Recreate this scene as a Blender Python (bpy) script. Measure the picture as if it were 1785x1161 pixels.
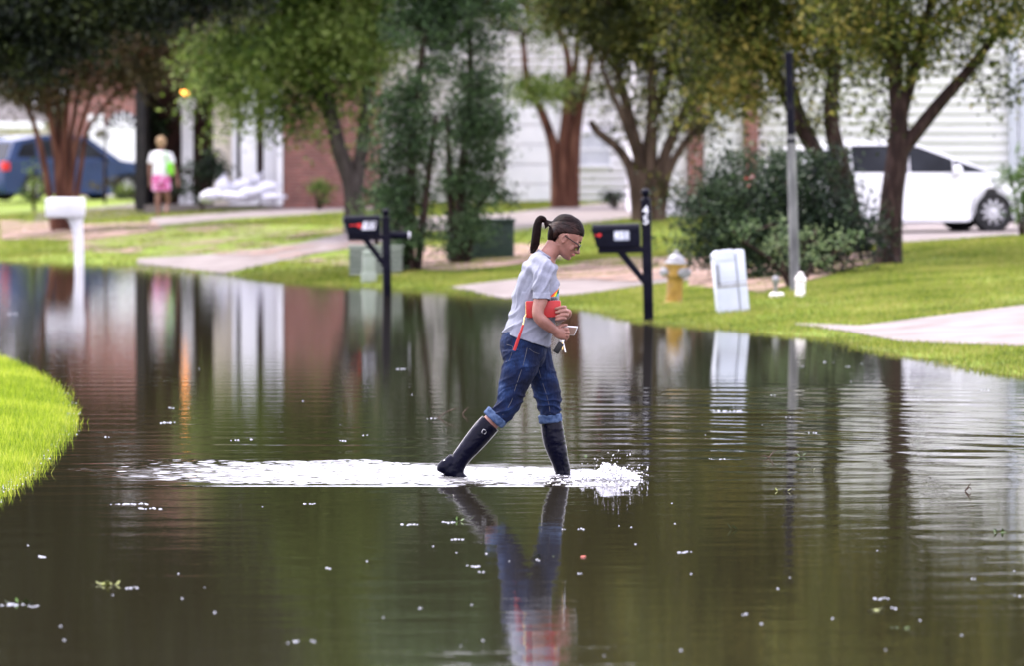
import bpy, bmesh, math, random
import numpy as np
from mathutils import Vector, Matrix, noise
random.seed(7); rng = np.random.default_rng(7)
R = math.radians
for o in list(bpy.data.objects): bpy.data.objects.remove(o)
SC = bpy.context.scene; COL = SC.collection

# ------------------------------------------------------------------ camera, world, sun, exposure
CAMZ = 1.98; FPX = 200/36*1785; PITCH = math.atan((580.5-250)/FPX)
cam = bpy.data.cameras.new('camera'); camo = bpy.data.objects.new('camera', cam); COL.objects.link(camo)
camo.location = (0, 0, CAMZ); camo.rotation_euler = (R(90)-PITCH, 0, 0)
cam.lens = 200; cam.sensor_width = 36; cam.clip_start = .5; cam.clip_end = 3000
cam.dof.use_dof = True; cam.dof.focus_distance = 33.8; cam.dof.aperture_fstop = 3.5; cam.dof.aperture_blades = 8
SC.camera = camo
SUN_EL, SUN_AZ = 56, -48     # azimuth measured from +Y towards +X
w = bpy.data.worlds.new('World'); SC.world = w; w.use_nodes = True
nt = w.node_tree; nt.nodes.clear()
sky = nt.nodes.new('ShaderNodeTexSky'); sky.sky_type = 'NISHITA'; sky.sun_disc = False
sky.sun_elevation = R(SUN_EL); sky.sun_rotation = R(SUN_AZ); sky.dust_density = 4; sky.air_density = 1; sky.ozone_density = 1
mixc = nt.nodes.new('ShaderNodeMix'); mixc.data_type = 'RGBA'
tc = nt.nodes.new('ShaderNodeTexCoord'); nz = nt.nodes.new('ShaderNodeTexNoise'); nz.inputs['Scale'].default_value = 2.2; nz.inputs['Detail'].default_value = 5
cr = nt.nodes.new('ShaderNodeMapRange'); cr.inputs[1].default_value = .3; cr.inputs[2].default_value = .6; cr.inputs[3].default_value = .55; cr.inputs[4].default_value = .95
bg = nt.nodes.new('ShaderNodeBackground'); wo = nt.nodes.new('ShaderNodeOutputWorld')
L = nt.links.new
L(tc.outputs['Generated'], nz.inputs['Vector']); L(nz.outputs['Fac'], cr.inputs[0]); L(cr.outputs[0], mixc.inputs[0])
L(sky.outputs[0], mixc.inputs[6]); mixc.inputs[7].default_value = (9.8, 9.3, 11.2, 1)   # bright cloud cover
L(mixc.outputs[2], bg.inputs[0]); bg.inputs[1].default_value = .15; L(bg.outputs[0], wo.inputs[0])
sl = bpy.data.lights.new('sun', 'SUN'); sl.energy = 2.4; sl.angle = R(3); sl.color = (1, .95, .88)
so = bpy.data.objects.new('sun', sl); COL.objects.link(so)
sd = Vector((math.sin(R(SUN_AZ))*math.cos(R(SUN_EL)), math.cos(R(SUN_AZ))*math.cos(R(SUN_EL)), math.sin(R(SUN_EL))))
so.rotation_euler = sd.to_track_quat('Z', 'Y').to_euler(); so.location = (0, 40, 30)
SC.view_settings.view_transform = 'Standard'; SC.view_settings.look = 'None'
SC.view_settings.exposure = 1.4; SC.view_settings.gamma = 1
SC.render.engine = 'CYCLES'
cy = SC.cycles
cy.use_denoising = True; cy.max_bounces = 8; cy.diffuse_bounces = 3; cy.glossy_bounces = 4; cy.transmission_bounces = 4; cy.transparent_max_bounces = 12
cy.caustics_reflective = False; cy.caustics_refractive = False; cy.sample_clamp_indirect = 6

# ------------------------------------------------------------------ projection and terrain
CT, ST = math.cos(PITCH), math.sin(PITCH)
def P(px, py, D):
    dx = (px-892.5)/FPX; dy = -(py-580.5)/FPX
    d = Vector((dx, CT+dy*ST, -ST+dy*CT))
    return Vector((0, 0, CAMZ)) + d*(D/d.y)
_SY = [20, 48.5, 52.4, 57.7, 60.4, 63.3, 69, 74, 78.5, 81, 86, 93.5, 97.2, 200, 900]
_SX = [12.1, 4.36, 3.74, 3.25, 2.48, 1.52, .75, -.1, -1.52, -3.04, -4.36, -6.15, -8.7, -37, -230]
_LY = [-50, 24, 28, 31.2, 33.9, 35.7, 39.7, 41.8, 45, 49.1, 52.4, 200, 900]
_LX = [-9, -5, -3.4, -2.95, -2.97, -3.02, -3.15, -3.33, -3.66, -4.22, -4.81, -44.5, -230]
_GD = [-30, -1.9, -.5, 0, 1.5, 4.5, 9.5, 16, 60]
_GH = [-.13, -.13, -.05, 0, .11, .31, .58, .66, .9]
def hgt(x, y):
    x = np.asarray(x, float); y = np.asarray(y, float)
    d1 = (x-np.interp(y, _SY, _SX))*.965 + .10*np.sin(y*1.3)+.06*np.sin(y*3.1+1)
    d2 = (np.interp(y, _LY, _LX)-x)*.98 + .03*np.sin(y*4.1)+.02*np.sin(y*9.)
    h1 = np.interp(d1, _GD, _GH); h2 = np.interp(d2, [-30, -1.9, -.4, 0, .6, 2, 6, 60], [-.13, -.13, -.05, 0, .05, .13, .3, .6])
    return np.maximum(h1, h2)
def H(x, y): return float(hgt(x, y))
def G(px, py, off=0.):
    lo, hi = 20., 400.
    for _ in range(50):
        m = (lo+hi)/2; p = P(px, py, m)
        if p.z > H(p.x, p.y): lo = m
        else: hi = m
    p = P(px, py, lo); p.z = max(H(p.x, p.y), 0)+off; return p

# ------------------------------------------------------------------ object helpers
def tag(o, label=None, cat=None, group=None, kind=None):
    if label: o['label'] = label
    if cat: o['category'] = cat
    if group: o['group'] = group
    if kind: o['kind'] = kind
    return o
def thing(name, label, cat, loc, group=None, rz=0):
    o = bpy.data.objects.new(name, None); COL.objects.link(o); o.location = loc; o.rotation_euler.z = rz
    o.empty_display_size = .1
    return tag(o, label, cat, group)
def link(name, me, mat=None, parent=None, world=True):
    o = bpy.data.objects.new(name, me); COL.objects.link(o)
    if mat: me.materials.append(mat)
    if parent is not None:
        o.parent = parent
        if world: o.matrix_parent_inverse = (Matrix.Translation(parent.location) @ parent.rotation_euler.to_matrix().to_4x4()).inverted()
    return o
def npmesh(name, V, F, mat, parent=None, smooth=False, world=True):
    V = np.asarray(V, np.float32); F = np.asarray(F, np.int32); n = F.shape[1]
    me = bpy.data.meshes.new(name); me.vertices.add(len(V)); me.vertices.foreach_set('co', V.ravel())
    me.loops.add(F.size); me.loops.foreach_set('vertex_index', F.ravel())
    me.polygons.add(len(F)); me.polygons.foreach_set('loop_start', np.arange(0, F.size, n, dtype=np.int32))
    if smooth: me.polygons.foreach_set('use_smooth', np.ones(len(F), bool))
    me.update(calc_edges=True); me.validate()
    return link(name, me, mat, parent, world)
class MB:
    def __init__(s): s.b = bmesh.new()
    def box(s, x0, x1, y0, y1, z0, z1, bev=0, M=None):
        r = bmesh.ops.create_cube(s.b, size=1)['verts']
        for v in r:
            v.co = Vector(((x0+x1)/2+v.co.x*(x1-x0), (y0+y1)/2+v.co.y*(y1-y0), (z0+z1)/2+v.co.z*(z1-z0)))
        if bev:
            es = list({e for v in r for e in v.link_edges})
            nb = bmesh.ops.bevel(s.b, geom=es, offset=bev, segments=2, profile=.5, affect='EDGES')
            r = list({v for f in nb['faces'] for v in f.verts} | {v for v in r if v.is_valid})
        if M: bmesh.ops.transform(s.b, matrix=M, verts=[v for v in r if v.is_valid])
        return s
    def cyl(s, a, b, r0, r1=None, seg=16):
        a, b = Vector(a), Vector(b); r1 = r0 if r1 is None else r1; d = b-a
        M = Matrix.Translation((a+b)/2) @ d.to_track_quat('Z', 'Y').to_matrix().to_4x4()
        bmesh.ops.create_cone(s.b, cap_ends=True, segments=seg, radius1=r0, radius2=r1, depth=d.length, matrix=M); return s
    def ball(s, c, r, sub=2, sc=(1, 1, 1), rot=None):
        M = Matrix.Translation(c) @ (rot.to_4x4() if rot else Matrix.Identity(4)) @ Matrix.Diagonal((*sc, 1))
        bmesh.ops.create_icosphere(s.b, subdivisions=sub, radius=r, matrix=M); return s
    def prism(s, pts, y0, y1, ax='y'):
        f = lambda u, v, t: (u, t, v) if ax == 'y' else ((t, u, v) if ax == 'x' else (u, v, t))
        A = [s.b.verts.new(f(u, v, y0)) for u, v in pts]; B = [s.b.verts.new(f(u, v, y1)) for u, v in pts]
        n = len(pts); s.b.faces.new(A); s.b.faces.new(B[::-1])
        for i in range(n): s.b.faces.new((A[i], A[(i+1) % n], B[(i+1) % n], B[i]))
        return s
    def quad(s, *p): s.b.faces.new([s.b.verts.new(q) for q in p]); return s
    def lathe(s, c, prof, seg=20, cap=True):
        rings = []
        for r, z in prof: rings.append([s.b.verts.new((c[0]+r*math.cos(2*math.pi*i/seg), c[1]+r*math.sin(2*math.pi*i/seg), c[2]+z)) for i in range(seg)])
        for a, b in zip(rings, rings[1:]):
            for i in range(seg): s.b.faces.new((a[i], a[(i+1) % seg], b[(i+1) % seg], b[i]))
        if cap: s.b.faces.new(rings[0][::-1]); s.b.faces.new(rings[-1])
        return s
    def tube(s, pts, rad, seg=8):
        V, F = tube_arr([Vector(p) for p in pts], rad, seg); vs = [s.b.verts.new(v) for v in V]
        for f in F: s.b.faces.new([vs[i] for i in f if True][:3] if len(set(f)) < 4 else [vs[i] for i in f])
        return s
    def done(s, name, mat, parent=None, smooth=False, world=True, xf=None):
        bmesh.ops.recalc_face_normals(s.b, faces=s.b.faces)
        if xf: s.b.transform(xf)
        me = bpy.data.meshes.new(name); s.b.to_mesh(me); s.b.free()
        if smooth:
            for p in me.polygons: p.use_smooth = True
            try: me.set_sharp_from_angle(angle=R(35))
            except Exception: pass
        return link(name, me, mat, parent, world)
def cat(pts, k=4):
    out = []; n = len(pts)
    for i in range(n-1):
        p0, p1, p2, p3 = pts[max(i-1, 0)], pts[i], pts[i+1], pts[min(i+2, n-1)]
        for j in range(k):
            t = j/k
            out.append(.5*((2*p1)+(p2-p0)*t+(2*p0-5*p1+4*p2-p3)*t*t+(-p0+3*p1-3*p2+p3)*t**3))
    out.append(pts[-1]); return out
def tube_arr(pts, rad, seg=8, k=4, up=None):
    """rad: list of r or (a, b); b is measured along world Y."""
    rr = [Vector((r, r, 0)) if not isinstance(r, tuple) else Vector((r[0], r[1], 0)) for r in rad]
    if k > 1: pts = cat([Vector(p) for p in pts], k); rr = cat(rr, k)
    V = []; F = []; n = len(pts)
    for i, p in enumerate(pts):
        t = (pts[min(i+1, n-1)]-pts[max(i-1, 0)]).normalized()
        u = up or (Vector((0, 1, 0)) if abs(t.y) < .9 else Vector((1, 0, 0)))
        n1 = (u-t*u.dot(t)).normalized(); n0 = n1.cross(t)
        for j in range(seg):
            a = 2*math.pi*j/seg; V.append(p+n0*(rr[i].x*math.cos(a))+n1*(rr[i].y*math.sin(a)))
    for i in range(n-1):
        for j in range(seg):
            a, b = i*seg+j, i*seg+(j+1) % seg; F.append((a, b, b+seg, a+seg))
    c0 = len(V); V.append(pts[0]); c1 = len(V); V.append(pts[-1])
    for j in range(seg):
        F.append((c0, (j+1) % seg, j, j)); F.append((c1, (n-1)*seg+j, (n-1)*seg+(j+1) % seg, (n-1)*seg+(j+1) % seg))
    return V, F

# ------------------------------------------------------------------ materials
def newmat(name):
    m = bpy.data.materials.new(name); m.use_nodes = True; n = m.node_tree.nodes; return m, n, m.node_tree.links.new, n['Principled BSDF']
def ramp(n, cols, pos=None):
    r = n.new('ShaderNodeValToRGB'); e = r.color_ramp.elements
    pos = pos or [i/(len(cols)-1) for i in range(len(cols))]
    e[0].position = pos[0]; e[0].color = (*cols[0], 1); e[1].position = pos[-1]; e[1].color = (*cols[-1], 1)
    for p, c in list(zip(pos, cols))[1:-1]: q = e.new(p); q.color = (*c, 1)
    return r
def noisy(name, cols, rough=.7, scale=5, bump=.0, bscale=30, metal=0, spec=.2, stretch=(1, 1, 1), pos=None, detail=5, coat=0):
    m, n, l, b = newmat(name); t = n.new('ShaderNodeTexCoord'); mp = n.new('ShaderNodeMapping'); mp.inputs['Scale'].default_value = stretch
    l(t.outputs['Object'], mp.inputs[0]); z = n.new('ShaderNodeTexNoise'); z.inputs['Scale'].default_value = scale; z.inputs['Detail'].default_value = detail
    l(mp.outputs[0], z.inputs[0]); r = ramp(n, cols, pos or ([.3, .7] if len(cols) == 2 else [.25, .5, .75][:len(cols)] if len(cols) == 3 else None))
    l(z.outputs['Fac'], r.inputs[0]); l(r.outputs[0], b.inputs['Base Color'])
    b.inputs['Roughness'].default_value = rough; b.inputs['Metallic'].default_value = metal; b.inputs['Specular IOR Level'].default_value = spec
    b.inputs['Coat Weight'].default_value = coat
    if bump:
        z2 = n.new('ShaderNodeTexNoise'); z2.inputs['Scale'].default_value = bscale; z2.inputs['Detail'].default_value = 6; l(mp.outputs[0], z2.inputs[0])
        bp = n.new('ShaderNodeBump'); bp.inputs['Distance'].default_value = bump; bp.inputs['Strength'].default_value = 1; l(z2.outputs['Fac'], bp.inputs['Height']); l(bp.outputs[0], b.inputs['Normal'])
    return m
def leafmat(name, cols, trans=.35, rough=.5, spec=.2, drift=.9):
    m, n, l, b = newmat(name); g = n.new('ShaderNodeNewGeometry'); r = ramp(n, cols)
    
    zz = n.new('ShaderNodeTexNoise'); zz.inputs['Scale'].default_value = drift; zz.inputs['Detail'].default_value = 4; l(g.outputs['Position'], zz.inputs[0])
    ma = n.new('ShaderNodeMath'); ma.operation = 'MULTIPLY_ADD'; l(zz.outputs['Fac'], ma.inputs[0]); ma.inputs[1].default_value = 1.8; ma.inputs[2].default_value = -.9
    mb_ = n.new('ShaderNodeMath'); mb_.operation = 'ADD'; mb_.use_clamp = True; l(g.outputs['Random Per Island'], mb_.inputs[0]); l(ma.outputs[0], mb_.inputs[1])
    l(mb_.outputs[0], r.inputs[0]); l(r.outputs[0], b.inputs['Base Color']); b.inputs['Roughness'].default_value = rough; b.inputs['Specular IOR Level'].default_value = spec
    tr = n.new('ShaderNodeBsdfTranslucent'); l(r.outputs[0], tr.inputs[0]); mx = n.new('ShaderNodeMixShader'); mx.inputs[0].default_value = trans
    l(b.outputs[0], mx.inputs[1]); l(tr.outputs[0], mx.inputs[2]); l(mx.outputs[0], n['Material Output'].inputs[0]); return m
def brickmat(name, c1, c2, mortar, scale=1.):
    m, n, l, b = newmat(name); t = n.new('ShaderNodeTexCoord'); s = n.new('ShaderNodeSeparateXYZ'); c = n.new('ShaderNodeCombineXYZ')
    ad = n.new('ShaderNodeMath'); ad.operation = 'ADD'
    l(t.outputs['Object'], s.inputs[0]); l(s.outputs[0], ad.inputs[0]); l(s.outputs[1], ad.inputs[1]); l(ad.outputs[0], c.inputs[0]); l(s.outputs[2], c.inputs[1])
    k = n.new('ShaderNodeTexBrick'); k.inputs['Scale'].default_value = 1; k.inputs['Brick Width'].default_value = .21*scale; k.inputs['Row Height'].default_value = .075*scale
    k.inputs['Mortar Size'].default_value = .009; k.inputs['Color1'].default_value = (*c1, 1); k.inputs['Color2'].default_value = (*c2, 1); k.inputs['Mortar'].default_value = (*mortar, 1)
    k.inputs['Bias'].default_value = -.2
    l(c.outputs[0], k.inputs[0])
    z = n.new('ShaderNodeTexNoise'); z.inputs['Scale'].default_value = 3; l(t.outputs['Object'], z.inputs[0]); mx = n.new('ShaderNodeMix'); mx.data_type = 'RGBA'; mx.blend_type = 'MULTIPLY'
    rr = ramp(n, [(.7, .7, .72), (1.15, 1.1, 1.1)], [.3, .7]); l(z.outputs['Fac'], rr.inputs[0]); mx.inputs[0].default_value = .8; l(k.outputs['Color'], mx.inputs[6]); l(rr.outputs[0], mx.inputs[7])
    l(mx.outputs[2], b.inputs['Base Color']); b.inputs['Roughness'].default_value = .85
    bp = n.new('ShaderNodeBump'); bp.inputs['Distance'].default_value = -.004; l(k.outputs['Fac'], bp.inputs['Height']); l(bp.outputs[0], b.inputs['Normal']); return m
def emit(name, col, st):
    m, n, l, b = newmat(name); b.inputs['Emission Color'].default_value = (*col, 1); b.inputs['Emission Strength'].default_value = st; b.inputs['Base Color'].default_value = (*col, 1); return m

M = {}
M['white'] = noisy('white_paint', [(.72, .73, .76), (.82, .82, .84)], .55, 2)
M['siding'] = noisy('white_siding', [(.82, .80, .88), (.88, .86, .92)], .6, .8, stretch=(.4, 1, 3))
M['trim'] = noisy('white_trim', [(.7, .71, .75), (.8, .8, .82)], .5, 3)
M['greytrim'] = noisy('grey_trim', [(.4, .42, .48), (.5, .52, .57)], .5, 3)
M['beige'] = noisy('beige_siding', [(.62, .56, .48), (.72, .66, .57)], .7, 2)
M['brick'] = brickmat('red_brick', (.24, .085, .062), (.16, .055, .042), (.25, .19, .17))
M['brick2'] = brickmat('red_brick_light', (.28, .10, .08), (.20, .07, .06), (.28, .22, .21))
M['roof'] = noisy('shingles', [(.07, .065, .065), (.14, .13, .13)], .9, 6, .01, 20)
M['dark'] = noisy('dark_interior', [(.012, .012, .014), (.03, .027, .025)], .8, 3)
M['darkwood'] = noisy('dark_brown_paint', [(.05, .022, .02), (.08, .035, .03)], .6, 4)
M['glass'] = noisy('window_glass', [(.015, .018, .022), (.04, .045, .055)], .08, 1, spec=.8)
M['carglass'] = noisy('car_glass', [(.002, .003, .005), (.02, .023, .03)], .06, 1.6, spec=.12)
M['concrete'] = noisy('driveway_concrete', [(.12, .10, .095), (.185, .158, .152), (.225, .20, .195)], .85, 1.7, .004, 40)
M['asphalt'] = noisy('dark_paving', [(.10, .085, .08), (.17, .145, .14)], .9, 3, .004, 60)
M['bark_red'] = noisy('crape_bark', [(.018, .006, .004), (.075, .028, .017), (.16, .075, .048)], .8, 3, .012, 18, stretch=(3, 3, .5))
M['bark_dark'] = noisy('dark_bark', [(.006, .0035, .003), (.022, .012, .010), (.06, .038, .032)], .95, 6, .03, 14, stretch=(2.5, 2.5, .6))
M['bark_grey'] = noisy('grey_bark', [(.015, .012, .010), (.04, .033, .029), (.08, .068, .06)], .95, 5, .025, 16, stretch=(2.5, 2.5, .5))
M['bark_tan'] = noisy('tan_bark', [(.014, .009, .006), (.05, .032, .022), (.10, .07, .05)], .9, 4, .015, 16, stretch=(2.5, 2.5, .5))
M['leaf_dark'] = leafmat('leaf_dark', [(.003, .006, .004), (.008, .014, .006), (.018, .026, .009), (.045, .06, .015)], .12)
M['leaf_green'] = leafmat('leaf_green', [(.018, .035, .007), (.06, .11, .016), (.15, .21, .035), (.27, .34, .11)], .45)
M['leaf_ever'] = leafmat('leaf_evergreen', [(.007, .014, .006), (.018, .040, .014), (.042, .082, .028), (.09, .15, .06)], .3)
M['leaf_olive'] = leafmat('leaf_olive', [(.007, .012, .003), (.025, .036, .006), (.07, .092, .016), (.16, .185, .035), (.34, .28, .07)], .4)
M['leaf_olive2'] = leafmat('leaf_olive_dark', [(.008, .012, .003), (.026, .034, .006), (.07, .08, .014), (.20, .18, .04)], .4)
M['leaf_brown'] = leafmat('leaf_brown', [(.02, .018, .008), (.05, .042, .018), (.085, .075, .028), (.11, .06, .04)], .35)
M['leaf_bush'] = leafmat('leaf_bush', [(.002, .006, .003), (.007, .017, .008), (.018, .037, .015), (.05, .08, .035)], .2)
M['leaf_lightbush'] = leafmat('leaf_light_bush', [(.03, .06, .02), (.09, .14, .06), (.2, .26, .12)], .35)
M['leaf_bright'] = leafmat('leaf_bright', [(.035, .075, .018), (.085, .15, .035), (.18, .25, .08)], .4)
M['blade'] = leafmat('grass_blades', [(.10, .165, .008), (.19, .28, .014), (.29, .38, .022), (.42, .46, .06)], .45, .45)
M['blade2'] = leafmat('grass_blades_verge', [(.05, .075, .010), (.12, .165, .016), (.21, .26, .03), (.32, .28, .09)], .4, .5)

# ------------------------------------------------------------------ ground
def axis(*segs):
    a = []
    for s, e, n in segs: a += list(np.linspace(s, e, n, endpoint=False))
    return np.array(a+[segs[-1][1]])
def gridmesh(name, xs, ys, zf, mat, smooth=True):
    X, Y = np.meshgrid(xs, ys); Z = zf(X, Y); V = np.stack([X, Y, Z], -1).reshape(-1, 3); nx = len(xs); ny = len(ys)
    i = (np.arange(ny-1)[:, None]*nx+np.arange(nx-1)[None]).ravel(); F = np.stack([i, i+1, i+nx+1, i+nx], 1)
    return npmesh(name, V, F, mat, None, smooth)
m, n, l, b = newmat('lawn_soil'); g = n.new('ShaderNodeNewGeometry')
z1 = n.new('ShaderNodeTexNoise'); z1.inputs['Scale'].default_value = .45; z1.inputs['Detail'].default_value = 6
z2 = n.new('ShaderNodeTexNoise'); z2.inputs['Scale'].default_value = 25; z2.inputs['Detail'].default_value = 6
l(g.outputs['Position'], z1.inputs[0]); l(g.outputs['Position'], z2.inputs[0])
ra = ramp(n, [(.085, .075, .035), (.13, .18, .02), (.20, .25, .03)], [.32, .5, .7]); rb = ramp(n, [(.05, .075, .012), (.16, .24, .03), (.26, .33, .06)], [.3, .5, .7])
l(z1.outputs['Fac'], ra.inputs[0]); l(z2.outputs['Fac'], rb.inputs[0]); mx = n.new('ShaderNodeMix'); mx.data_type = 'RGBA'; mx.inputs[0].default_value = .45
l(ra.outputs[0], mx.inputs[6]); l(rb.outputs[0], mx.inputs[7])
# street bed under water is dark mud
sp = n.new('ShaderNodeSeparateXYZ'); l(g.outputs['Position'], sp.inputs[0]); mr = n.new('ShaderNodeMapRange'); mr.inputs[1].default_value = -.06; mr.inputs[2].default_value = .0
l(sp.outputs[2], mr.inputs[0]); m2 = n.new('ShaderNodeMix'); m2.data_type = 'RGBA'; l(mr.outputs[0], m2.inputs[0]); m2.inputs[6].default_value = (.05, .045, .04, 1); l(mx.outputs[2], m2.inputs[7])
l(m2.outputs[2], b.inputs['Base Color']); b.inputs['Roughness'].default_value = .9; b.inputs['Specular IOR Level'].default_value = .15
bp = n.new('ShaderNodeBump'); bp.inputs['Distance'].default_value = .03; l(z2.outputs['Fac'], bp.inputs['Height']); l(bp.outputs[0], b.inputs['Normal'])
M['lawn'] = m
gridmesh('ground', axis((-400, -30, 10), (-30, -14, 20), (-14, 12, 130), (12, 40, 20), (40, 400, 10)),
         axis((-60, 20, 10), (20, 130, 440), (130, 200, 40), (200, 900, 12)), hgt, M['lawn'])['kind'] = 'structure'

def resamp(pts, n):
    pts = [np.array(p, float) for p in pts]; d = [0]
    for a, b_ in zip(pts, pts[1:]): d.append(d[-1]+np.linalg.norm(b_-a))
    t = np.linspace(0, d[-1], n); A = np.array(pts); return np.stack([np.interp(t, d, A[:, k]) for k in range(2)], 1)
def patch(name, top, bot, mat, off=.012, n=40, mrow=10):
    A = resamp(top, n); B = resamp(bot, n); V = []
    wa = [G(*p) for p in A]; wb = [G(*p) for p in B]
    for j in range(mrow+1):
        for i in range(n):
            t = j/mrow; p = wa[i].lerp(wb[i], t)
            z = max(H(p.x, p.y), -.02)+off
            V.append((p.x, p.y, z))
    F = [(j*n+i, j*n+i+1, (j+1)*n+i+1, (j+1)*n+i) for j in range(mrow) for i in range(n-1)]
    o = npmesh(name, V, F, mat, None, True); o['kind'] = 'structure'; return o
patch('driveway', [(1385, 564), (1500, 569), (1600, 556), (1785, 533), (1950, 512)], [(1385, 567), (1480, 580), (1570, 598), (1785, 606), (1950, 612)], M['concrete'])
patch('driveway', [(785, 500), (900, 487), (1010, 487), (1110, 478), (1235, 458)], [(785, 503), (880, 521), (1000, 515), (1110, 500), (1245, 484)], M['concrete'])
patch('driveway', [(240, 451), (400, 441), (520, 425), (610, 405), (690, 395)], [(238, 460), (390, 477), (440, 466), (560, 440), (690, 420)], M['concrete'])
patch('sidewalk', [(262, 380), (400, 370), (590, 354), (700, 350)], [(262, 395), (400, 381), (590, 371), (700, 366)], M['concrete'])
patch('sidewalk', [(60, 372), (260, 352), (390, 346)], [(60, 392), (300, 368), (410, 354)], M['asphalt'])
patch('driveway', [(690, 380), (880, 372), (960, 362), (1120, 348), (1300, 342)], [(690, 402), (880, 404), (1000, 393), (1100, 380), (1300, 374)], M['concrete'])
patch('driveway', [(1400, 386), (1785, 378), (1950, 372)], [(1480, 428), (1640, 419), (1785, 409), (1950, 400)], M['concrete'])
patch('driveway', [(140, 334), (235, 330)], [(150, 345), (215, 341)], M['concrete'])
# brown leaf litter sheets with ragged edges
def littermat(name, thr):
    m, n, l, b = newmat(name); g = n.new('ShaderNodeNewGeometry'); z = n.new('ShaderNodeTexNoise'); z.inputs['Scale'].default_value = 1.1; z.inputs['Detail'].default_value = 9; z.inputs['Roughness'].default_value = .7
    l(g.outputs['Position'], z.inputs[0]); r = ramp(n, [(0, 0, 0), (1, 1, 1)], [thr, thr+.06]); l(z.outputs['Fac'], r.inputs[0])
    z3 = n.new('ShaderNodeTexNoise'); z3.inputs['Scale'].default_value = 22; l(g.outputs['Position'], z3.inputs[0]); c = ramp(n, [(.11, .06, .045), (.24, .15, .115), (.36, .26, .21)], [.3, .5, .7]); l(z3.outputs['Fac'], c.inputs[0])
    l(c.outputs[0], b.inputs['Base Color']); b.inputs['Roughness'].default_value = 1
    t = n.new('ShaderNodeBsdfTransparent'); mx = n.new('ShaderNodeMixShader'); l(r.outputs[0], mx.inputs[0]); l(t.outputs[0], mx.inputs[1]); l(b.outputs[0], mx.inputs[2]); l(mx.outputs[0], n['Material Output'].inputs[0]); return m
M['litter'] = littermat('leaf_litter', .42); M['litter2'] = littermat('leaf_litter_thin', .52)
def litter(label, top, bot, mat):
    o = patch('leaf_litter', top, bot, mat, .024); o['kind'] = 'stuff'; tag(o, label, 'leaf litter', None, 'stuff')
litter('brown leaf litter washed over the concrete apron by the number 45 mailbox post', [(960, 466), (1060, 452), (1235, 448)], [(960, 488), (1110, 492), (1245, 478)], M['litter'])
litter('brown fallen leaves over the lawn edge left of the black mailbox', [(120, 402), (400, 392), (640, 398)], [(120, 440), (400, 446), (640, 470)], M['litter2'])
litter('brown mulch strip behind the white mailbox at far left', [(0, 385), (150, 392), (270, 388)], [(0, 418), (150, 418), (290, 402)], M['litter'])
litter('brown mulch and twigs under the large dark bush near the grey pole', [(1200, 470), (1330, 462), (1520, 440)], [(1200, 500), (1330, 512), (1530, 458)], M['litter'])
litter('dark mulch under the paired evergreens beside the green utility box', [(640, 440), (760, 430), (980, 425)], [(640, 468), (800, 474), (980, 452)], M['litter'])

# ------------------------------------------------------------------ grass blades
def onpatch(X, Y): return np.zeros(len(X), bool)
POLY = []
def grass(name, label, pts, hmin, hmax, wd, mat):
    X, Y = pts; n = len(X); Z = hgt(X, Y); a = rng.uniform(0, 2*np.pi, n); hh = rng.uniform(hmin, hmax, n); lean = rng.normal(0, .35, (n, 2))*hh[:, None]
    wx = np.cos(a)*wd; wy = np.sin(a)*wd
    b0 = np.stack([X-wx, Y-wy, Z-.005], 1); b1 = np.stack([X+wx, Y+wy, Z-.005], 1); t = np.stack([X+lean[:, 0], Y+lean[:, 1], Z+hh], 1)
    V = np.stack([b0, b1, t], 1).reshape(-1, 3); F = np.arange(3*n).reshape(n, 3)
    o = npmesh(name, V, F, mat); tag(o, label, 'grass', None, 'stuff'); return o
def scatter(n, x0, x1, y0, y1, f):
    X = rng.uniform(x0, x1, n); Y = rng.uniform(y0, y1, n); k = f(X, Y); return X[k], Y[k]
def frame(X, Y): return np.abs(X) < Y*.096+.25
def px_of(X, Y, Z=0): return 892.5+X/Y*FPX, 250+(CAMZ-Z)/Y*FPX
def inpoly(px, py, poly):
    c = np.zeros(len(px), bool); j = len(poly)-1
    for i in range(len(poly)):
        (xi, yi), (xj, yj) = poly[i], poly[j]
        k = ((yi > py) != (yj > py)) & (px < (xj-xi)*(py-yi)/(yj-yi+1e-9)+xi); c ^= k; j = i
    return c
HARD = [[(1385, 563), (1500, 568), (1600, 556), (1785, 532), (1950, 512), (1950, 613), (1785, 607), (1570, 599), (1480, 581)],
        [(785, 500), (900, 486), (1010, 486), (1110, 477), (1235, 450), (1245, 485), (1110, 501), (1000, 516), (880, 522)],
        [(240, 450), (400, 440), (520, 424), (690, 394), (690, 421), (560, 441), (440, 467), (390, 478), (238, 461)],
        [(262, 380), (590, 354), (700, 350), (700, 366), (590, 371), (262, 396)], [(690, 380), (880, 371), (1120, 347), (1300, 341), (1300, 375), (1100, 381), (1000, 394), (880, 405), (690, 403)],
        [(1400, 386), (1950, 372), (1950, 401), (1640, 420), (1480, 429)]]
LIT = [[(120, 402), (400, 390), (650, 396), (650, 470), (400, 448), (120, 442)], [(940, 466), (1060, 450), (1235, 444), (1245, 484), (1110, 495), (950, 490)], [(0, 383), (150, 390), (290, 385), (290, 404), (150, 420), (0, 420)],
       [(640, 438), (760, 428), (990, 423), (990, 455), (800, 476), (640, 470)], [(1195, 470), (1330, 460), (1540, 438), (1540, 460), (1330, 514), (1195, 502)]]
def soft(X, Y):
    Z = hgt(X, Y); px, py = px_of(X, Y, Z); k = np.zeros(len(X), bool); q_ = rng.uniform(0, 1, len(X))+.35*np.sin(X*3+Y*.7)*np.sin(Y*1.1+X)
    for h in LIT: k |= inpoly(px, py, h) & (q_ > .18)
    k |= (rng.uniform(0, 1, len(X)) < .55*np.clip(np.sin(X*1.7+Y*.5+1)*np.sin(Y*.45-X*.8)+.1, 0, 1))
    for h in HARD: k |= inpoly(px, py, h)
    return ~k
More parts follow.
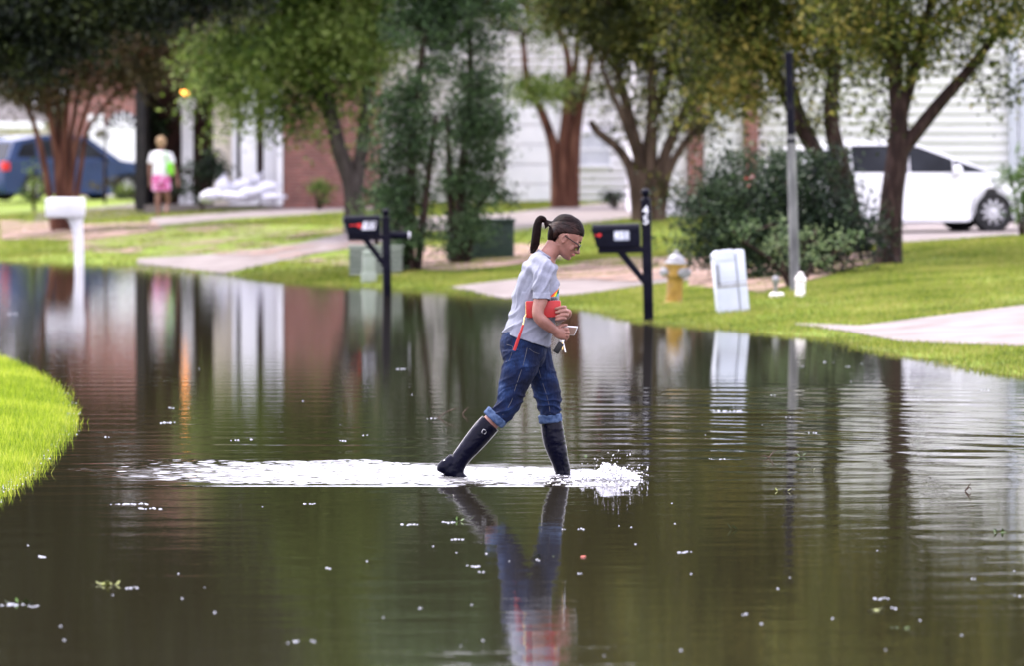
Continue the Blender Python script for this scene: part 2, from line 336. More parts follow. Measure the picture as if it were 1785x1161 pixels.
pt = scatter(420000, -8, -2.6, 26, 56, lambda X, Y: (X < np.interp(Y, _LY, _LX)+.07+rng.normal(0, .05, len(X))) & (X > -Y*.096-1.2))
grass('grass', 'bright green lawn blades at the left edge of the flooded street', pt, .03, .085, .0035, M['blade'])
pt = scatter(900000, -9, 8, 46, 84, lambda X, Y: (X > np.interp(Y, _SY, _SX)-.12+rng.normal(0, .18, len(X))) & frame(X, Y) & soft(X, Y))
grass('grass', 'mown green lawn blades along the far bank of the flooded street', pt, .02, .06, .005, M['blade2'])
pt = scatter(260000, -13, 9, 80, 128, lambda X, Y: (X > np.interp(Y, _SY, _SX)-.1) & frame(X, Y) & soft(X, Y))
grass('grass', 'distant green lawn blades in front of the houses', pt, .03, .08, .009, M['blade2'])

# ------------------------------------------------------------------ water
FX, FY = .36, 33.75
def waves(X, Y):
    Z = np.zeros_like(X); r0 = np.random.default_rng(3)
    near = (Y > 20) & (Y < 75) & (np.abs(X) < 9)
    Xn, Yn = X[near], Y[near]; out = np.zeros_like(Xn)
    # wake band behind the walker
    top = np.interp(Xn, [-2.9, -2.2, -1, .5, 1.1], [34.6, 35.6, 35.5, 34.4, 33.7]); bot = np.interp(Xn, [-2.9, -2.0, -1, .4, .85], [34.3, 33.2, 32.85, 32.85, 33.3])
    nse = .12*np.sin(Xn*5.1)+.07*np.sin(Xn*13+1)
    e = np.minimum((top+nse-Yn)/.15, (Yn-bot-nse*.6)/.12); wm = np.clip(e, 0, 1)*np.clip((Xn+2.95)/1.9, 0, 1)**1.4*np.clip((.82-Xn)/.2, 0, 1)
    for _ in range(46):
        lam = r0.uniform(.05, .16) if _ > 8 else r0.uniform(.2, .34); th = r0.uniform(0, 2*np.pi); k = 2*np.pi/lam; s = .031*r0.uniform(.6, 1.4)*(.6 if lam > .18 else 1)
        out += wm*s/k*np.sin(k*(Xn*np.cos(th)+Yn*np.sin(th))+r0.uniform(0, 7))
    # rings that spread from the front boot to the right
    rr = np.hypot(Xn-FX, (Yn-FY)); ang = np.arctan2(Yn-FY, Xn-FX)
    amp = .016*np.exp(-((rr-7)/6.)**2)*np.clip((Xn-.1)/1.2, 0, 1)*np.clip((Yn-31)/4, .12, 1)*(1-np.clip((Yn-44)/10, 0, 1))
    for _ in range(26):
        lam = r0.uniform(.22, .95); cx_, cy_ = FX+r0.normal(-.5, 1.6), FY+r0.normal(0, .8); k = 2*np.pi/lam; r2 = np.hypot(Xn-cx_, Yn-cy_); md = .5+.5*np.sin(Xn*r0.uniform(.6, 2.2)+Yn*r0.uniform(.2, .9)+r0.uniform(0, 6))
        out += amp*.42*md/k*np.sin(k*r2+r0.uniform(0, 7))
    # weak wide swell from the walker and light chop
    ampb = .0016*(1+1.5*np.exp(-((Yn-36)/3.5)**2))
    for _ in range(14):
        lam = r0.uniform(.18, .9); th = r0.normal(1.57, .35); k = 2*np.pi/lam
        out += ampb*.4*r0.uniform(.5, 1.5)/k*np.sin(k*(Xn*np.cos(th)+Yn*np.sin(th))+r0.uniform(0, 7))
    # crest line in front of the wake
    out += .004*np.exp(-((Yn-32.8)/.06)**2)*np.clip((Xn+2.3)/.8, 0, 1)*np.clip((.8-Xn)/.5, 0, 1)
    Z[near] = out; return Z
m, n, l, b = newmat('floodwater'); g = n.new('ShaderNodeNewGeometry')
b.inputs['Base Color'].default_value = (.019, .0165, .009, 1); b.inputs['Roughness'].default_value = .02; b.inputs['IOR'].default_value = 1.33
mp = n.new('ShaderNodeMapping'); mp.inputs['Scale'].default_value = (1, 1.4, 1); l(g.outputs['Position'], mp.inputs[0])
za = n.new('ShaderNodeTexNoise'); za.inputs['Scale'].default_value = 9; za.inputs['Detail'].default_value = 3; l(mp.outputs[0], za.inputs[0])
ba = n.new('ShaderNodeBump'); ba.inputs['Distance'].default_value = .0006; ba.inputs['Strength'].default_value = 1; l(za.outputs['Fac'], ba.inputs['Height']); l(ba.outputs[0], b.inputs['Normal'])
# froth streaks in the walker's wake, whitened further to stand in for reflected sky
s = n.new('ShaderNodeSeparateXYZ'); l(g.outputs['Position'], s.inputs[0])
def math_(op, a, c=None, d=None, clamp=False):
    q = n.new('ShaderNodeMath'); q.operation = op; q.use_clamp = clamp
    for i, v in enumerate((a, c, d)):
        if v is None: continue
        if isinstance(v, (int, float)): q.inputs[i].default_value = v
        else: l(v, q.inputs[i])
    return q.outputs[0]
dy_ = math_('MULTIPLY', math_('SUBTRACT', s.outputs[1], 34.1), 1/1.35); dx_ = math_('MULTIPLY', math_('ADD', s.outputs[0], .80), 1/1.75)
q4 = math_('ADD', math_('POWER', math_('ABSOLUTE', dx_), 4.), math_('POWER', math_('ABSOLUTE', dy_), 3.))
zf = n.new('ShaderNodeTexNoise'); zf.inputs['Scale'].default_value = 5.5; zf.inputs['Detail'].default_value = 8; zf.inputs['Roughness'].default_value = .7
mpf = n.new('ShaderNodeMapping'); mpf.inputs['Scale'].default_value = (.6, 1.3, 1); l(g.outputs['Position'], mpf.inputs[0]); l(mpf.outputs[0], zf.inputs[0])
val = math_('SUBTRACT', math_('ADD', zf.outputs['Fac'], .25), math_('MULTIPLY', q4, .35))
fm = n.new('ShaderNodeMapRange'); fm.inputs[1].default_value = .58; fm.inputs[2].default_value = .86; fm.inputs[3].default_value = 0; fm.inputs[4].default_value = .28; l(val, fm.inputs[0])
fo = n.new('ShaderNodeBsdfPrincipled'); fo.inputs['Base Color'].default_value = (.86, .86, .9, 1); fo.inputs['Roughness'].default_value = .35
mx = n.new('ShaderNodeMixShader'); l(fm.outputs[0], mx.inputs[0]); l(b.outputs[0], mx.inputs[1]); l(fo.outputs[0], mx.inputs[2]); l(mx.outputs[0], n['Material Output'].inputs[0])
M['water'] = m
wa = gridmesh('water', axis((-60, -9, 12), (-9, -3.2, 60), (-3.2, 1.6, 300), (1.6, 5.5, 90), (5.5, 9, 30), (9, 20, 6)),
              axis((-40, 20, 8), (20, 32.5, 300), (32.5, 35.8, 210), (35.8, 48, 400), (48, 75, 380), (75, 110, 100), (110, 240, 10)), waves, M['water'])
wa['kind'] = 'structure'

# ------------------------------------------------------------------ foliage
def leaves(C, size, aspect=.45, flat=.0):
    n = len(C); a = rng.normal(size=(n, 3)); a[:, 2] *= (1-flat); a /= np.linalg.norm(a, axis=1)[:, None]
    r = rng.normal(size=(n, 3)); b_ = np.cross(a, r); b_ /= np.linalg.norm(b_, axis=1)[:, None]
    s = size*rng.uniform(.6, 1.35, n)[:, None]; a = a*s*.5; b_ = b_*s*.5*aspect
    V = np.stack([C-a, C-a*.1+b_, C+a, C-a*.1-b_], 1).reshape(-1, 3); return V, np.arange(4*n).reshape(n, 4)
FM = (2.0, 2.5)
def clumps(ells, D, depth, nper, spread, dens, dy=0):
    """ells: ellipses in image px at depth D. Returns clump centres and leaf positions."""
    s = D/FPX; cs = []; pts = []
    for e in ells:
        px, py, rx, ry = e[:4]; dn = e[4] if len(e) > 4 else 1
        c = P(px, py, D); ax, az = rx*s, ry*s; dd = min(depth, max(ax, az)*1.1)
        k = max(3, int(dn*dens*ax*az*dd*4.2*FM[0])); u = rng.normal(size=(k, 3)); u /= np.linalg.norm(u, axis=1)[:, None]; u *= rng.uniform(.15, 1.22, (k, 1))**.7
        q = u*np.array([ax, dd, az])+np.array([c.x, c.y+dy, c.z]); q[:, 2] += 0
        q = q[q[:, 2] > .2]; cs.append(q)
        for cc in q:
            m_ = int(nper*FM[1]*rng.uniform(.5, 1.5)); pts.append(cc+rng.normal(size=(m_, 3))*spread*np.array([1, 1, .75]))
    return np.concatenate(cs), np.concatenate(pts)
def tree(name, label, cat_, base, D, limbs, ells, bark, leaf, lsize=.09, depth=2., nper=45, spread=.2, dens=3., twigs=60, aspect=.45, group=None, seg=10, twr=.012):
    bp_ = P(base[0], base[1], D); gz = H(bp_.x, bp_.y); bp_.z = gz
    t = thing(name, label, cat_, bp_, group)
    V = []; F = []; nodes = []
    for lb in limbs:
        pts = []; rad = []
        for q in lb:
            p = P(q[0], q[1], D+(q[3] if len(q) > 3 else 0)); pts.append(p); rad.append(q[2])
        if abs(lb[0][0]-base[0]) < 40 and abs(lb[0][1]-base[1]) < 40: pts[0].z = gz-.15
        for i in range(1, len(pts)-1): pts[i] += Vector(rng.normal(size=3))*.02
        v, f = tube_arr(pts, rad, seg, 5); o = len(V); V += v; F += [tuple(i+o for i in q) for q in f]; nodes += v[len(v)//3:-2:seg]
    cs, lp = clumps(ells, D, depth, nper, spread, dens)
    if nodes and twigs:
        N = np.array([tuple(p) for p in nodes])
        for c in cs[rng.permutation(len(cs))[:twigs]]:
            d = np.linalg.norm(N-c, axis=1); a = Vector(N[np.argmin(d)])
            if d.min() > 2.6: continue
            cv = Vector(c); md = a.lerp(cv, .5)+Vector(rng.normal(size=3))*.12*d.min()+Vector((0, 0, -.04))
            v, f = tube_arr([a, md, cv], [twr*1.5, twr, twr*.4], 5, 3); o = len(V); V += v; F += [tuple(i+o for i in q) for q in f]
    F3 = [q for q in F]
    me = bpy.data.meshes.new('trunk'); me.from_pydata([tuple(v) for v in V], [], [tuple(dict.fromkeys(q)) for q in F3])
    for p in me.polygons: p.use_smooth = True
    link('trunk' if cat_ == 'tree' else 'stem', me, bark, t)
    V, F = leaves(lp, lsize, aspect); npmesh('crown' if cat_ == 'tree' else 'foliage', V, F, leaf, t)
    return t
r_ = .075
tree('crape_myrtle', 'reddish multi-stemmed crape myrtle in front of the blue car', 'tree', (108, 385), 112,
     [[(96, 385, r_), (84, 300, 0.065), (52, 200, 0.050), (10, 120, 0.036), (-20, 40, 0.022)], [(103, 385, r_), (98, 290, 0.072), (84, 200, 0.058), (66, 110, 0.036), (50, 20, 0.022)],
      [(110, 385, 0.086), (112, 280, 0.079), (116, 190, 0.058), (120, 90, 0.036), (130, 0, 0.022)], [(118, 385, r_), (124, 300, 0.065), (142, 220, 0.050), (170, 140, 0.036), (210, 60, 0.022)],
      [(124, 385, 0.065), (140, 290, 0.050), (160, 215, 0.043), (225, 140, 0.032), (300, 100, 0.022)], [(105, 385, 0.072), (100, 260, 0.058), (100, 180, 0.043, .3), (95, 90, 0.029)], [(114, 385, 0.072), (122, 270, 0.058, .4), (135, 170, 0.043, .4), (150, 80, 0.029)]],
     [(60, 60, 140, 90), (190, 70, 130, 70), (60, -90, 220, 110), (250, 110, 90, 40, .8), (50, 140, 120, 45, .7), (170, 150, 90, 35, .5), (330, 60, 70, 50, .9), (300, 120, 70, 35, .6), (400, 40, 60, 40, .6)], M['bark_red'], M['leaf_brown'], .11, 1.8, 34, .25, 6., 320, twr=.022)
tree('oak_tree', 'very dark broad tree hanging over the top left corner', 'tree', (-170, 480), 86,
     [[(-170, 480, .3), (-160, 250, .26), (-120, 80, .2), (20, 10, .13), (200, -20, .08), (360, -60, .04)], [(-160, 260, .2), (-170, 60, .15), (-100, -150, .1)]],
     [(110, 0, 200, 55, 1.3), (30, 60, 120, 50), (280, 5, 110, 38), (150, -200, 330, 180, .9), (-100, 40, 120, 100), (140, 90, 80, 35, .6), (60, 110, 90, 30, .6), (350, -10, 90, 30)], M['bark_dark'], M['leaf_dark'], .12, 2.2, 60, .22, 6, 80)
tree('street_tree', 'bright green leafy tree with leaning grey trunk left of the black mailbox', 'tree', (612, 400), 100,
     [[(618, 400, .2), (612, 330, .17), (592, 260, .14), (575, 180, .12), (545, 90, .09), (500, 0, .06)], [(618, 400, .17), (622, 320, .13), (630, 240, .11), (640, 150, .09), (660, 60, .06), (680, -40, .04)],
      [(580, 200, .09), (520, 130, .06), (430, 100, .04)], [(600, 280, .07), (560, 90, .06, .5), (580, -50, .04)]],
     [(440, 100, 110, 80), (560, 60, 140, 80), (425, 180, 65, 40, .9), (650, 90, 70, 70), (520, 190, 70, 50, .8), (540, -110, 260, 120, 1.4), (500, -330, 260, 150, 1.1), (470, 225, 45, 30, .6), (600, 150, 70, 60), (385, 70, 70, 60, 1.0), (640, 190, 45, 40, .4), (700, 20, 70, 60, .5), (375, 140, 55, 60, .8), (430, 215, 60, 25, .5), (540, 240, 40, 20, .4), (460, 10, 90, 50, .7), (610, 10, 100, 50, .7)],
     M['bark_grey'], M['leaf_green'], .10, 2.4, 40, .24, 6.4, 140)
tree('evergreen_tree', 'tall dark blue-green evergreen directly behind the black mailbox', 'tree', (712, 462), 82,
     [[(712, 462, .09), (715, 330, .07), (725, 180, .05), (745, 30, .03)], [(725, 462, .06), (740, 350, .05), (760, 200, .03)], [(700, 462, .05), (690, 380, .04), (675, 300, .02)]],
     [(705, 375, 50, 62, 1.2), (700, 260, 58, 75, 1.1), (715, 160, 62, 70, .75), (735, 40, 80, 60, .5), (690, 330, 50, 30, .8), (740, -100, 100, 110, .8), (665, 350, 25, 30, .8), (715, 430, 40, 25, .8), (770, 20, 60, 50, .7)], M['bark_dark'], M['leaf_ever'], .085, 1., 45, .13, 20, 50, .35)
tree('evergreen_tree', 'tall dark blue-green evergreen beside the green utility box', 'tree', (800, 455), 84,
     [[(800, 455, .09), (805, 330, .07), (815, 180, .05), (820, 30, .03)], [(792, 455, .06), (785, 350, .05), (780, 200, .03)], [(812, 455, .05), (830, 380, .04), (860, 320, .02)]],
     [(805, 400, 40, 45, 1.3), (812, 330, 52, 60, 1.2), (828, 225, 58, 80, 1.1), (818, 120, 60, 70, .8), (795, 20, 90, 70, .55), (800, -160, 150, 130, 1.), (875, 340, 38, 22, .7)], M['bark_dark'], M['leaf_ever'], .085, 1.1, 45, .13, 20, 50, .35)
tree('crape_myrtle', 'cinnamon-barked crape myrtle standing on the lawn behind the woman', 'tree', (985, 358), 118,
     [[(972, 358, .15), (968, 270, .12), (945, 200, .09), (920, 150, .07), (912, 60, .05)], [(984, 358, .16), (985, 270, .14), (988, 190, .1), (990, 100, .07), (960, 20, .04)], [(998, 358, .15), (1002, 260, .12), (1012, 190, .09), (1030, 100, .06), (1050, 10, .04)], [(990, 358, .14), (995, 240, .1, .3), (1000, 140, .07, .3), (1010, 30, .04)]],
     [(930, 150, 90, 22, 1.1), (1000, 165, 70, 20, .9), (950, -10, 140, 50), (900, -100, 190, 90, 1.5), (930, -270, 240, 130, 1.1), (1040, 40, 60, 30, .5), (960, 60, 60, 40, .5)], M['bark_red'], M['leaf_green'], .11, 1.6, 34, .22, 6, 160)
tree('crape_myrtle', 'tan multi-stemmed tree with olive crown behind the number 45 mailbox', 'tree', (1130, 388), 100,
     [[(1114, 388, .13), (1105, 310, .1), (1080, 262, .08), (1040, 228, .07), (1030, 210, .05)], [(1122, 388, .14), (1118, 290, .12), (1096, 190, .09), (1065, 90, .06), (1040, 0, .04)], [(1132, 388, .15), (1134, 270, .12), (1140, 160, .09), (1130, 60, .06), (1120, -50, .04)],
      [(1142, 388, .14), (1156, 290, .11), (1190, 200, .08), (1240, 130, .06), (1290, 40, .04)], [(1148, 388, .11), (1168, 300, .08), (1205, 230, .06), (1262, 180, .03)], [(1126, 388, .12), (1130, 250, .09, .5), (1165, 130, .07, .5), (1190, 20, .04)], [(1120, 300, .08), (1085, 210, .06, -.4), (1050, 120, .04, -.4)]],
     [(1150, 30, 170, 80), (1235, 140, 80, 60), (1070, 20, 90, 60, .9), (1140, -130, 240, 110, 1.5), (1150, -300, 280, 120, 1.1), (1080, 110, 90, 60, .5), (1090, 180, 90, 50, .3), (1210, 210, 80, 50, .5), (1150, 310, 50, 30, .15), (1000, 10, 70, 50, .7), (1270, 90, 60, 70)], M['bark_tan'], M['leaf_olive2'], .10, 1.9, 36, .22, 7.5, 420, twr=.016)
tree('river_birch', 'dark leaning tree rising behind the big dark bush', 'tree', (1500, 428), 80,
     [[(1506, 428, .16), (1455, 320, .12), (1405, 235, .10), (1345, 125, .08), (1300, 20, .05)], [(1500, 428, .15), (1472, 320, .12), (1452, 210, .11), (1455, 90, .09), (1462, -60, .06)], [(1440, 290, .07), (1380, 150, .05, .4), (1400, 30, .03)]],
     [(1320, 90, 100, 80), (1440, 50, 110, 70), (1390, 140, 60, 45), (1230, 175, 70, 40, .5), (1310, 220, 50, 40, .45), (1200, 110, 60, 60, .6), (1340, -90, 230, 100, 1.5), (1340, -250, 240, 110, 1.2), (1300, 175, 60, 30, .7), (1400, 205, 40, 25, .6), (1240, 50, 80, 80, .9), (1270, 140, 70, 55, .7), (1360, 30, 90, 60), (1500, 60, 60, 60, .8)], M['bark_dark'], M['leaf_olive'], .09, 1.7, 30, .18, 11, 220)
tree('river_birch', 'dark forked tree in front of the white car', 'tree', (1552, 428), 76,
     [[(1548, 430, .20), (1557, 350, .155), (1568, 270, .15), (1566, 200, .12), (1560, 90, .09), (1550, -60, .06)], [(1572, 262, .10), (1602, 222, .095), (1645, 170, .085), (1700, 105, .07), (1760, 20, .05), (1800, -60, .03)], [(1568, 210, .09), (1592, 130, .07), (1612, 30, .05), (1630, -60, .03)]],
     [(1560, 50, 110, 70), (1690, 40, 110, 55), (1745, 110, 50, 50, .7), (1500, 120, 60, 55, .6), (1470, 180, 40, 40, .4), (1640, -110, 260, 100, 1.5), (1650, -270, 280, 120, 1.2), (1590, 140, 40, 50, .7), (1540, 210, 40, 30, .3), (1765, 180, 35, 35, .35), (1500, 20, 80, 60), (1610, 90, 50, 60, .8), (1660, 110, 40, 30, .5), (1760, 30, 60, 60)], M['bark_dark'], M['leaf_olive'], .09, 1.7, 28, .18, 11, 220)

def shrub(label, base, D, ells, leaf, lsize=.07, depth=.8, nper=45, spread=.12, dens=20, stems=((0, 0),), aspect=.45, name='shrub'):
    lim = [[(base[0], base[1], .03), (base[0]+a*.4, base[1]+b_*.4, .022), (base[0]+a, base[1]+b_, .01)] for a, b_ in stems]
    return tree(name, label, 'shrub', base, D, lim, ells, M['bark_dark'], leaf, lsize, depth, nper, spread, dens, 30, aspect)
shrub('large dark green bush between the hydrant and the forked tree', (1370, 480), 74, [(1270, 380, 72, 75, 1.3), (1370, 380, 85, 85, 1.3), (1450, 400, 60, 70, 1.3), (1330, 315, 75, 42, 1.2), (1240, 325, 40, 38), (1400, 290, 55, 32, 1.1), (1450, 300, 40, 40), (1300, 440, 70, 45, 1.2), (1400, 450, 70, 40, 1.2), (1490, 370, 40, 50, .8), (1215, 350, 25, 20, .6), (1190, 430, 25, 14, .5), (1300, 285, 30, 14, .5), (1520, 420, 22, 14, .5), (1430, 320, 60, 40, .9), (1215, 400, 30, 50, .6)], M['leaf_bush'], .09, 1.2, 60, .17, 14, ((-80, -120), (-20, -160), (40, -150), (80, -100)), .3)
shrub('lighter sprig-like shrub at the foot of the grey pole', (1385, 490), 70.5, [(1330, 415, 70, 35, .9), (1440, 425, 60, 32, .9), (1390, 400, 70, 34, .8), (1385, 455, 60, 25, .7), (1290, 400, 30, 20, .6)], M['leaf_lightbush'], .05, .4, 14, .08, 22, ((-90, -70), (-40, -100), (40, -95), (90, -60)), .5)
shrub('pale green strap-leaved shrub beside the white car front wheel', (1782, 392), 84, [(1775, 300, 35, 40, 1.2), (1785, 350, 30, 35, 1.2), (1830, 320, 50, 60)], M['leaf_bright'], .22, .6, 26, .12, 12, ((-20, -90), (10, -110), (30, -80)), .16)
shrub('small dark shrub by the pale house left of the olive tree', (1072, 352), 116, [(1070, 340, 26, 9, 1.5)], M['leaf_bush'], .09, .4, 40, .1, 20, ((-10, -14), (10, -12)))
shrub('round green shrub against the brick wall', (556, 352), 119, [(556, 335, 26, 15, 1.6)], M['leaf_green'], .08, .5, 50, .1, 18, ((-10, -20), (10, -16)))
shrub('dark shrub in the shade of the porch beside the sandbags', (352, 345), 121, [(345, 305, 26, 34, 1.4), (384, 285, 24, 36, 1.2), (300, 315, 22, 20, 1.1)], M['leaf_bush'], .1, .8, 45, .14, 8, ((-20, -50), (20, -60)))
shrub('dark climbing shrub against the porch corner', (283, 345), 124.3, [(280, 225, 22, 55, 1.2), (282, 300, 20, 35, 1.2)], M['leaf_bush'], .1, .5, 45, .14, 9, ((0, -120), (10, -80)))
shrub('low grassy plant left of the walking person in the white top', (240, 345), 126, [(240, 333, 26, 10, 1.4)], M['leaf_green'], .13, .5, 40, .1, 12, ((-14, -10), (10, -12)), .2)
shrub('yellow-green young shrub left of the paired evergreens', (655, 420), 86, [(660, 345, 28, 28, .9), (650, 385, 22, 20, .6)], M['leaf_bright'], .07, .4, 30, .1, 14, ((0, -70), (12, -60)))
shrub('thin sapling beside the blue car', (183, 345), 135, [(180, 250, 8, 60, .8), (185, 320, 20, 15, .5)], M['leaf_brown'], .09, .3, 20, .1, 14, ((0, -150), (4, -120)), name='sapling')
shrub('small weedy sapling in front of the blue car rear wheel', (60, 350), 130, [(62, 310, 12, 40, .8), (55, 340, 16, 10, .8)], M['leaf_green'], .1, .3, 22, .12, 10, ((2, -60), (-4, -50)), name='sapling')

# distant woods
C = np.stack([rng.uniform(-34, 34, 5200), rng.normal(188, 4, 5200), rng.uniform(0, 13, 5200)], 1)
C = C[C[:, 2] < 9+2.5*np.sin(C[:, 0]*.5)+1.5*np.sin(C[:, 0]*1.3+2)]
lp = np.concatenate([c+rng.normal(size=(16, 3))*.5 for c in C]); V, F = leaves(lp, .55, .7)
tag(npmesh('distant_woods', V, F, M['leaf_dark']), 'dark distant woods closing the view behind the houses', 'woods', None, 'stuff')

# ------------------------------------------------------------------ houses
def lapwall(x0, x1, y, z0, z1, lap=.18, t=.0005):
    V = []; F = []; z = z0
    while z < z1:
        zt = min(z+lap, z1); k = len(V)
        V += [(x0, y-t, z), (x1, y-t, z), (x1, y, zt), (x0, y, zt), (x0, y, z), (x1, y, z)]
        F += [(k, k+1, k+2, k+3), (k+4, k+5, k+1, k)]; z = zt
    return V, F
def XD(px, D): return (px-892.5)/FPX*D
def ZD(py, D): return P(892.5, py, D).z
def siding(name, x0, x1, y, z0, z1, mat, parent, lap=.18):
    V, F = lapwall(x0, x1, y, z0, z1, lap); return npmesh(name, V, F, mat, parent)
def window(parent, x0, x1, z0, z1, y, fr=None, pane=None, bars=1):
    fr = fr or M['trim']; b = MB(); w_ = .07
    b.box(x0-w_, x0, y-.05, y+.02, z0-w_, z1+w_).box(x1, x1+w_, y-.05, y+.02, z0-w_, z1+w_).box(x0, x1, y-.05, y+.02, z0-w_, z0).box(x0, x1, y-.05, y+.02, z1, z1+w_)
    b.box(x0, x1, y-.03, y+.01, (z0+z1)/2-.02, (z0+z1)/2+.02)
    for i in range(bars): xx = x0+(x1-x0)*(i+1)/(bars+1); b.box(xx-.012, xx+.012, y-.028, y+.01, z0, z1)
    f = b.done('window', fr, parent); MB().box(x0, x1, y-.012, y-.002, z0, z1).done('pane', pane or M['glass'], f); return f
def hiproof(parent, x0, x1, y0, y1, z, h, mat, ov=.4):
    b = MB(); x0 -= ov; x1 += ov; y0 -= ov; y1 += ov; ym = (y0+y1)/2; r = min((y1-y0)/2, (x1-x0)/2-.1)
    a = [(x0, y0, z), (x1, y0, z), (x1, y1, z), (x0, y1, z)]; r0 = (x0+r, ym, z+h); r1 = (x1-r, ym, z+h)
    b.quad(a[0], a[1], r1, r0).quad(a[2], a[3], r0, r1); b.quad(a[1], a[2], r1).quad(a[3], a[0], r0); b.quad(*a)
    o = b.done('roof', mat, parent)
    MB().box(x0-.02, x1+.02, y0-.03, y0+.1, z-.2, z+.01).done('fascia', M['trim'], parent); return o

# pale house with siding and brick garage piers on the right
D = 106.; x0, x1 = XD(1108, D), XD(2150, D); z0 = .5
hs = thing('siding_house', 'white lap-sided house with brick garage piers behind the white car', 'house', (x0+3, D, z0))
siding('wall', x0, x1, D, z0, 6.6, M['siding'], hs)
MB().box(x0, x1, D+.03, D+9, z0, 6.6).done('wall_core', M['siding'], hs)
hiproof(hs, x0, x1, D, D+9, 6.7, 2.6, M['roof'])
for pa, pb in ((1200, 1224), (1297, 1321)):
    MB().box(XD(pa, D), XD(pb, D), D-.24, D-.02, z0, 3.5).box(XD(pa, D)-.03, XD(pb, D)+.03, D-.27, D-.0, 3.5, 3.6).done('brick_pier', M['brick2'], hs)
for pa, pb in ((1132, 1198), (1226, 1295)):
    b = MB(); xa, xb = XD(pa, D), XD(pb, D)
    for k in range(5):
        zz = z0+k*.5; b.box(xa+.01, xb-.01, D-.055, D-.021, zz+.005, zz+.497, .006)
    b.done('garage_door', M['white'], hs)
MB().box(XD(1112, D), XD(1330, D), D-.08, D-.02, 3.02, 3.2).done('lintel', M['trim'], hs)
MB().box(XD(1757, D), XD(1772, D), D-.14, D-.03, z0, 6.6, .01).done('downspout', M['greytrim'], hs)
MB().box(XD(1776, D), XD(1812, D), D-.06, D-.02, 1.6, 3.4).done('shutter', M['greytrim'], hs)
window(hs, XD(1815, D), XD(1880, D), 1.7, 3.3, D-.03)

# white house behind the crape myrtle
D = 129.; x0, x1 = XD(655, D), XD(1122, D); z0 = .6
hs = thing('siding_house', 'white two-storey house behind the cinnamon crape myrtle', 'house', (x0+3, D, z0))
siding('wall', x0, x1, D, z0, 7.2, M['siding'], hs)
MB().box(x0, x1, D+.03, D+9, z0, 7.2).done('wall_core', M['siding'], hs)
hiproof(hs, x0, x1, D, D+9, 7.3, 2.8, M['roof'])
window(hs, XD(985, D), XD(1062, D), ZD(286, D), ZD(232, D), D-.03, M['trim'], M['greytrim'], 7)
window(hs, XD(745, D), XD(790, D), ZD(90, D), ZD(-20, D), D-.03)
b = MB()
for k in range(5): b.box(XD(880, D), XD(968, D), D-.06, D-.021, .62+k*.45, 1.05+k*.45, .01)
b.done('garage_door', M['white'], hs)
MB().box(XD(652, D), XD(660, D), D-.05, D+.0, z0, 7.2).done('corner_board', M['trim'], hs)
lp_ = thing('wall_lamp', 'small lit round lamp high on the white house wall', 'lamp', P(719, 161, D-.15))
MB().box(XD(719, D)-.04, XD(719, D)+.04, D-.15, D-.03, ZD(161, D)+.06, ZD(161, D)+.14, .01).done('bracket', M['dark'], lp_)
MB().ball(P(719, 161, D-.15), .065, 2).done('bulb', emit('bulb_pale', (1, .86, .6), 9), lp_, True)

# brick townhouse with a porch
D = 122.; hs = thing('brick_house', 'red brick house with white porch columns and dark porch', 'house', (XD(450, D), D, .6))
z0 = .55; xb0, xb1 = XD(494, D), XD(652, D); xp0 = XD(252, D)
MB().box(xb0, xb1, D, D+9, z0, 7.0).done('wall', M['brick'], hs)
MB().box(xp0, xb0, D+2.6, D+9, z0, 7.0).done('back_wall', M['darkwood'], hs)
MB().box(xp0, xb0, D-.2, D+2.6, ZD(95, D), 7.0).done('upper_wall', M['brick'], hs)
MB().box(xp0, xb0, D-.1, D+2.6, z0-.1, z0+.12).done('porch_floor', M['concrete'], hs)
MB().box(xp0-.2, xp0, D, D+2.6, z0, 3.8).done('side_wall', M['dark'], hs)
MB().box(XD(368, D), XD(405, D), D+.9, D+2.6, z0, 3.8).done('beige_wall', M['beige'], hs)
for pa, pb, yy, tz in ((311, 331, 1.2, ZD(170, D)-.2), (403, 411, .45, 3.55), (419, 447, .1, 3.55), (458, 482, .3, 3.55)):
    b = MB(); xa, xb = XD(pa, D), XD(pb, D); xm = (xa+xb)/2; w_ = (xb-xa)/2
    b.box(xa, xb, D+yy, D+yy+2*w_, z0+.3, tz, .015).box(xa-.05, xb+.05, D+yy-.05, D+yy+2*w_+.05, z0+.12, z0+.3, .01).box(xa-.05, xb+.05, D+yy-.05, D+yy+2*w_+.05, tz, tz+.2, .01)
    b.done('column', M['trim'], hs)
MB().box(XD(483, D), XD(493, D), D-.06, D+.1, z0, 7.).done('corner_board', M['white'], hs)
MB().box(XD(411, D), XD(419, D), D+1.2, D+1.3, z0, 3.6).box(XD(447, D), XD(458, D), D+1.2, D+1.3, z0, 3.6).done('door_frame', M['darkwood'], hs)
window(hs, XD(576, D), XD(608, D), ZD(128, D), ZD(62, D), D-.02)
window(hs, XD(400, D), XD(440, D), ZD(20, D), ZD(-60, D), D-.22)
hiproof(hs, xp0, xb1, D, D+9, 7.1, 2.8, M['roof'])
lp_ = thing('porch_lamp', 'orange glowing porch lamp above the shaded column', 'lamp', P(322, 161, D+.1))
MB().cyl(P(322, 161, D+.1)+Vector((0, 0, .06)), P(322, 161, D+.1)+Vector((0, 0, .4)), .01).cyl(P(322, 161, D+.1)+Vector((0, 0, .06)), P(322, 161, D+.1)+Vector((0, 0, .1)), .07, .03).done('bracket', M['dark'], lp_)
MB().ball(P(322, 161, D+.1), .09, 2, (1, 1, .85)).done('bulb', emit('bulb_orange', (1, .33, .05), 3.2), lp_, True)

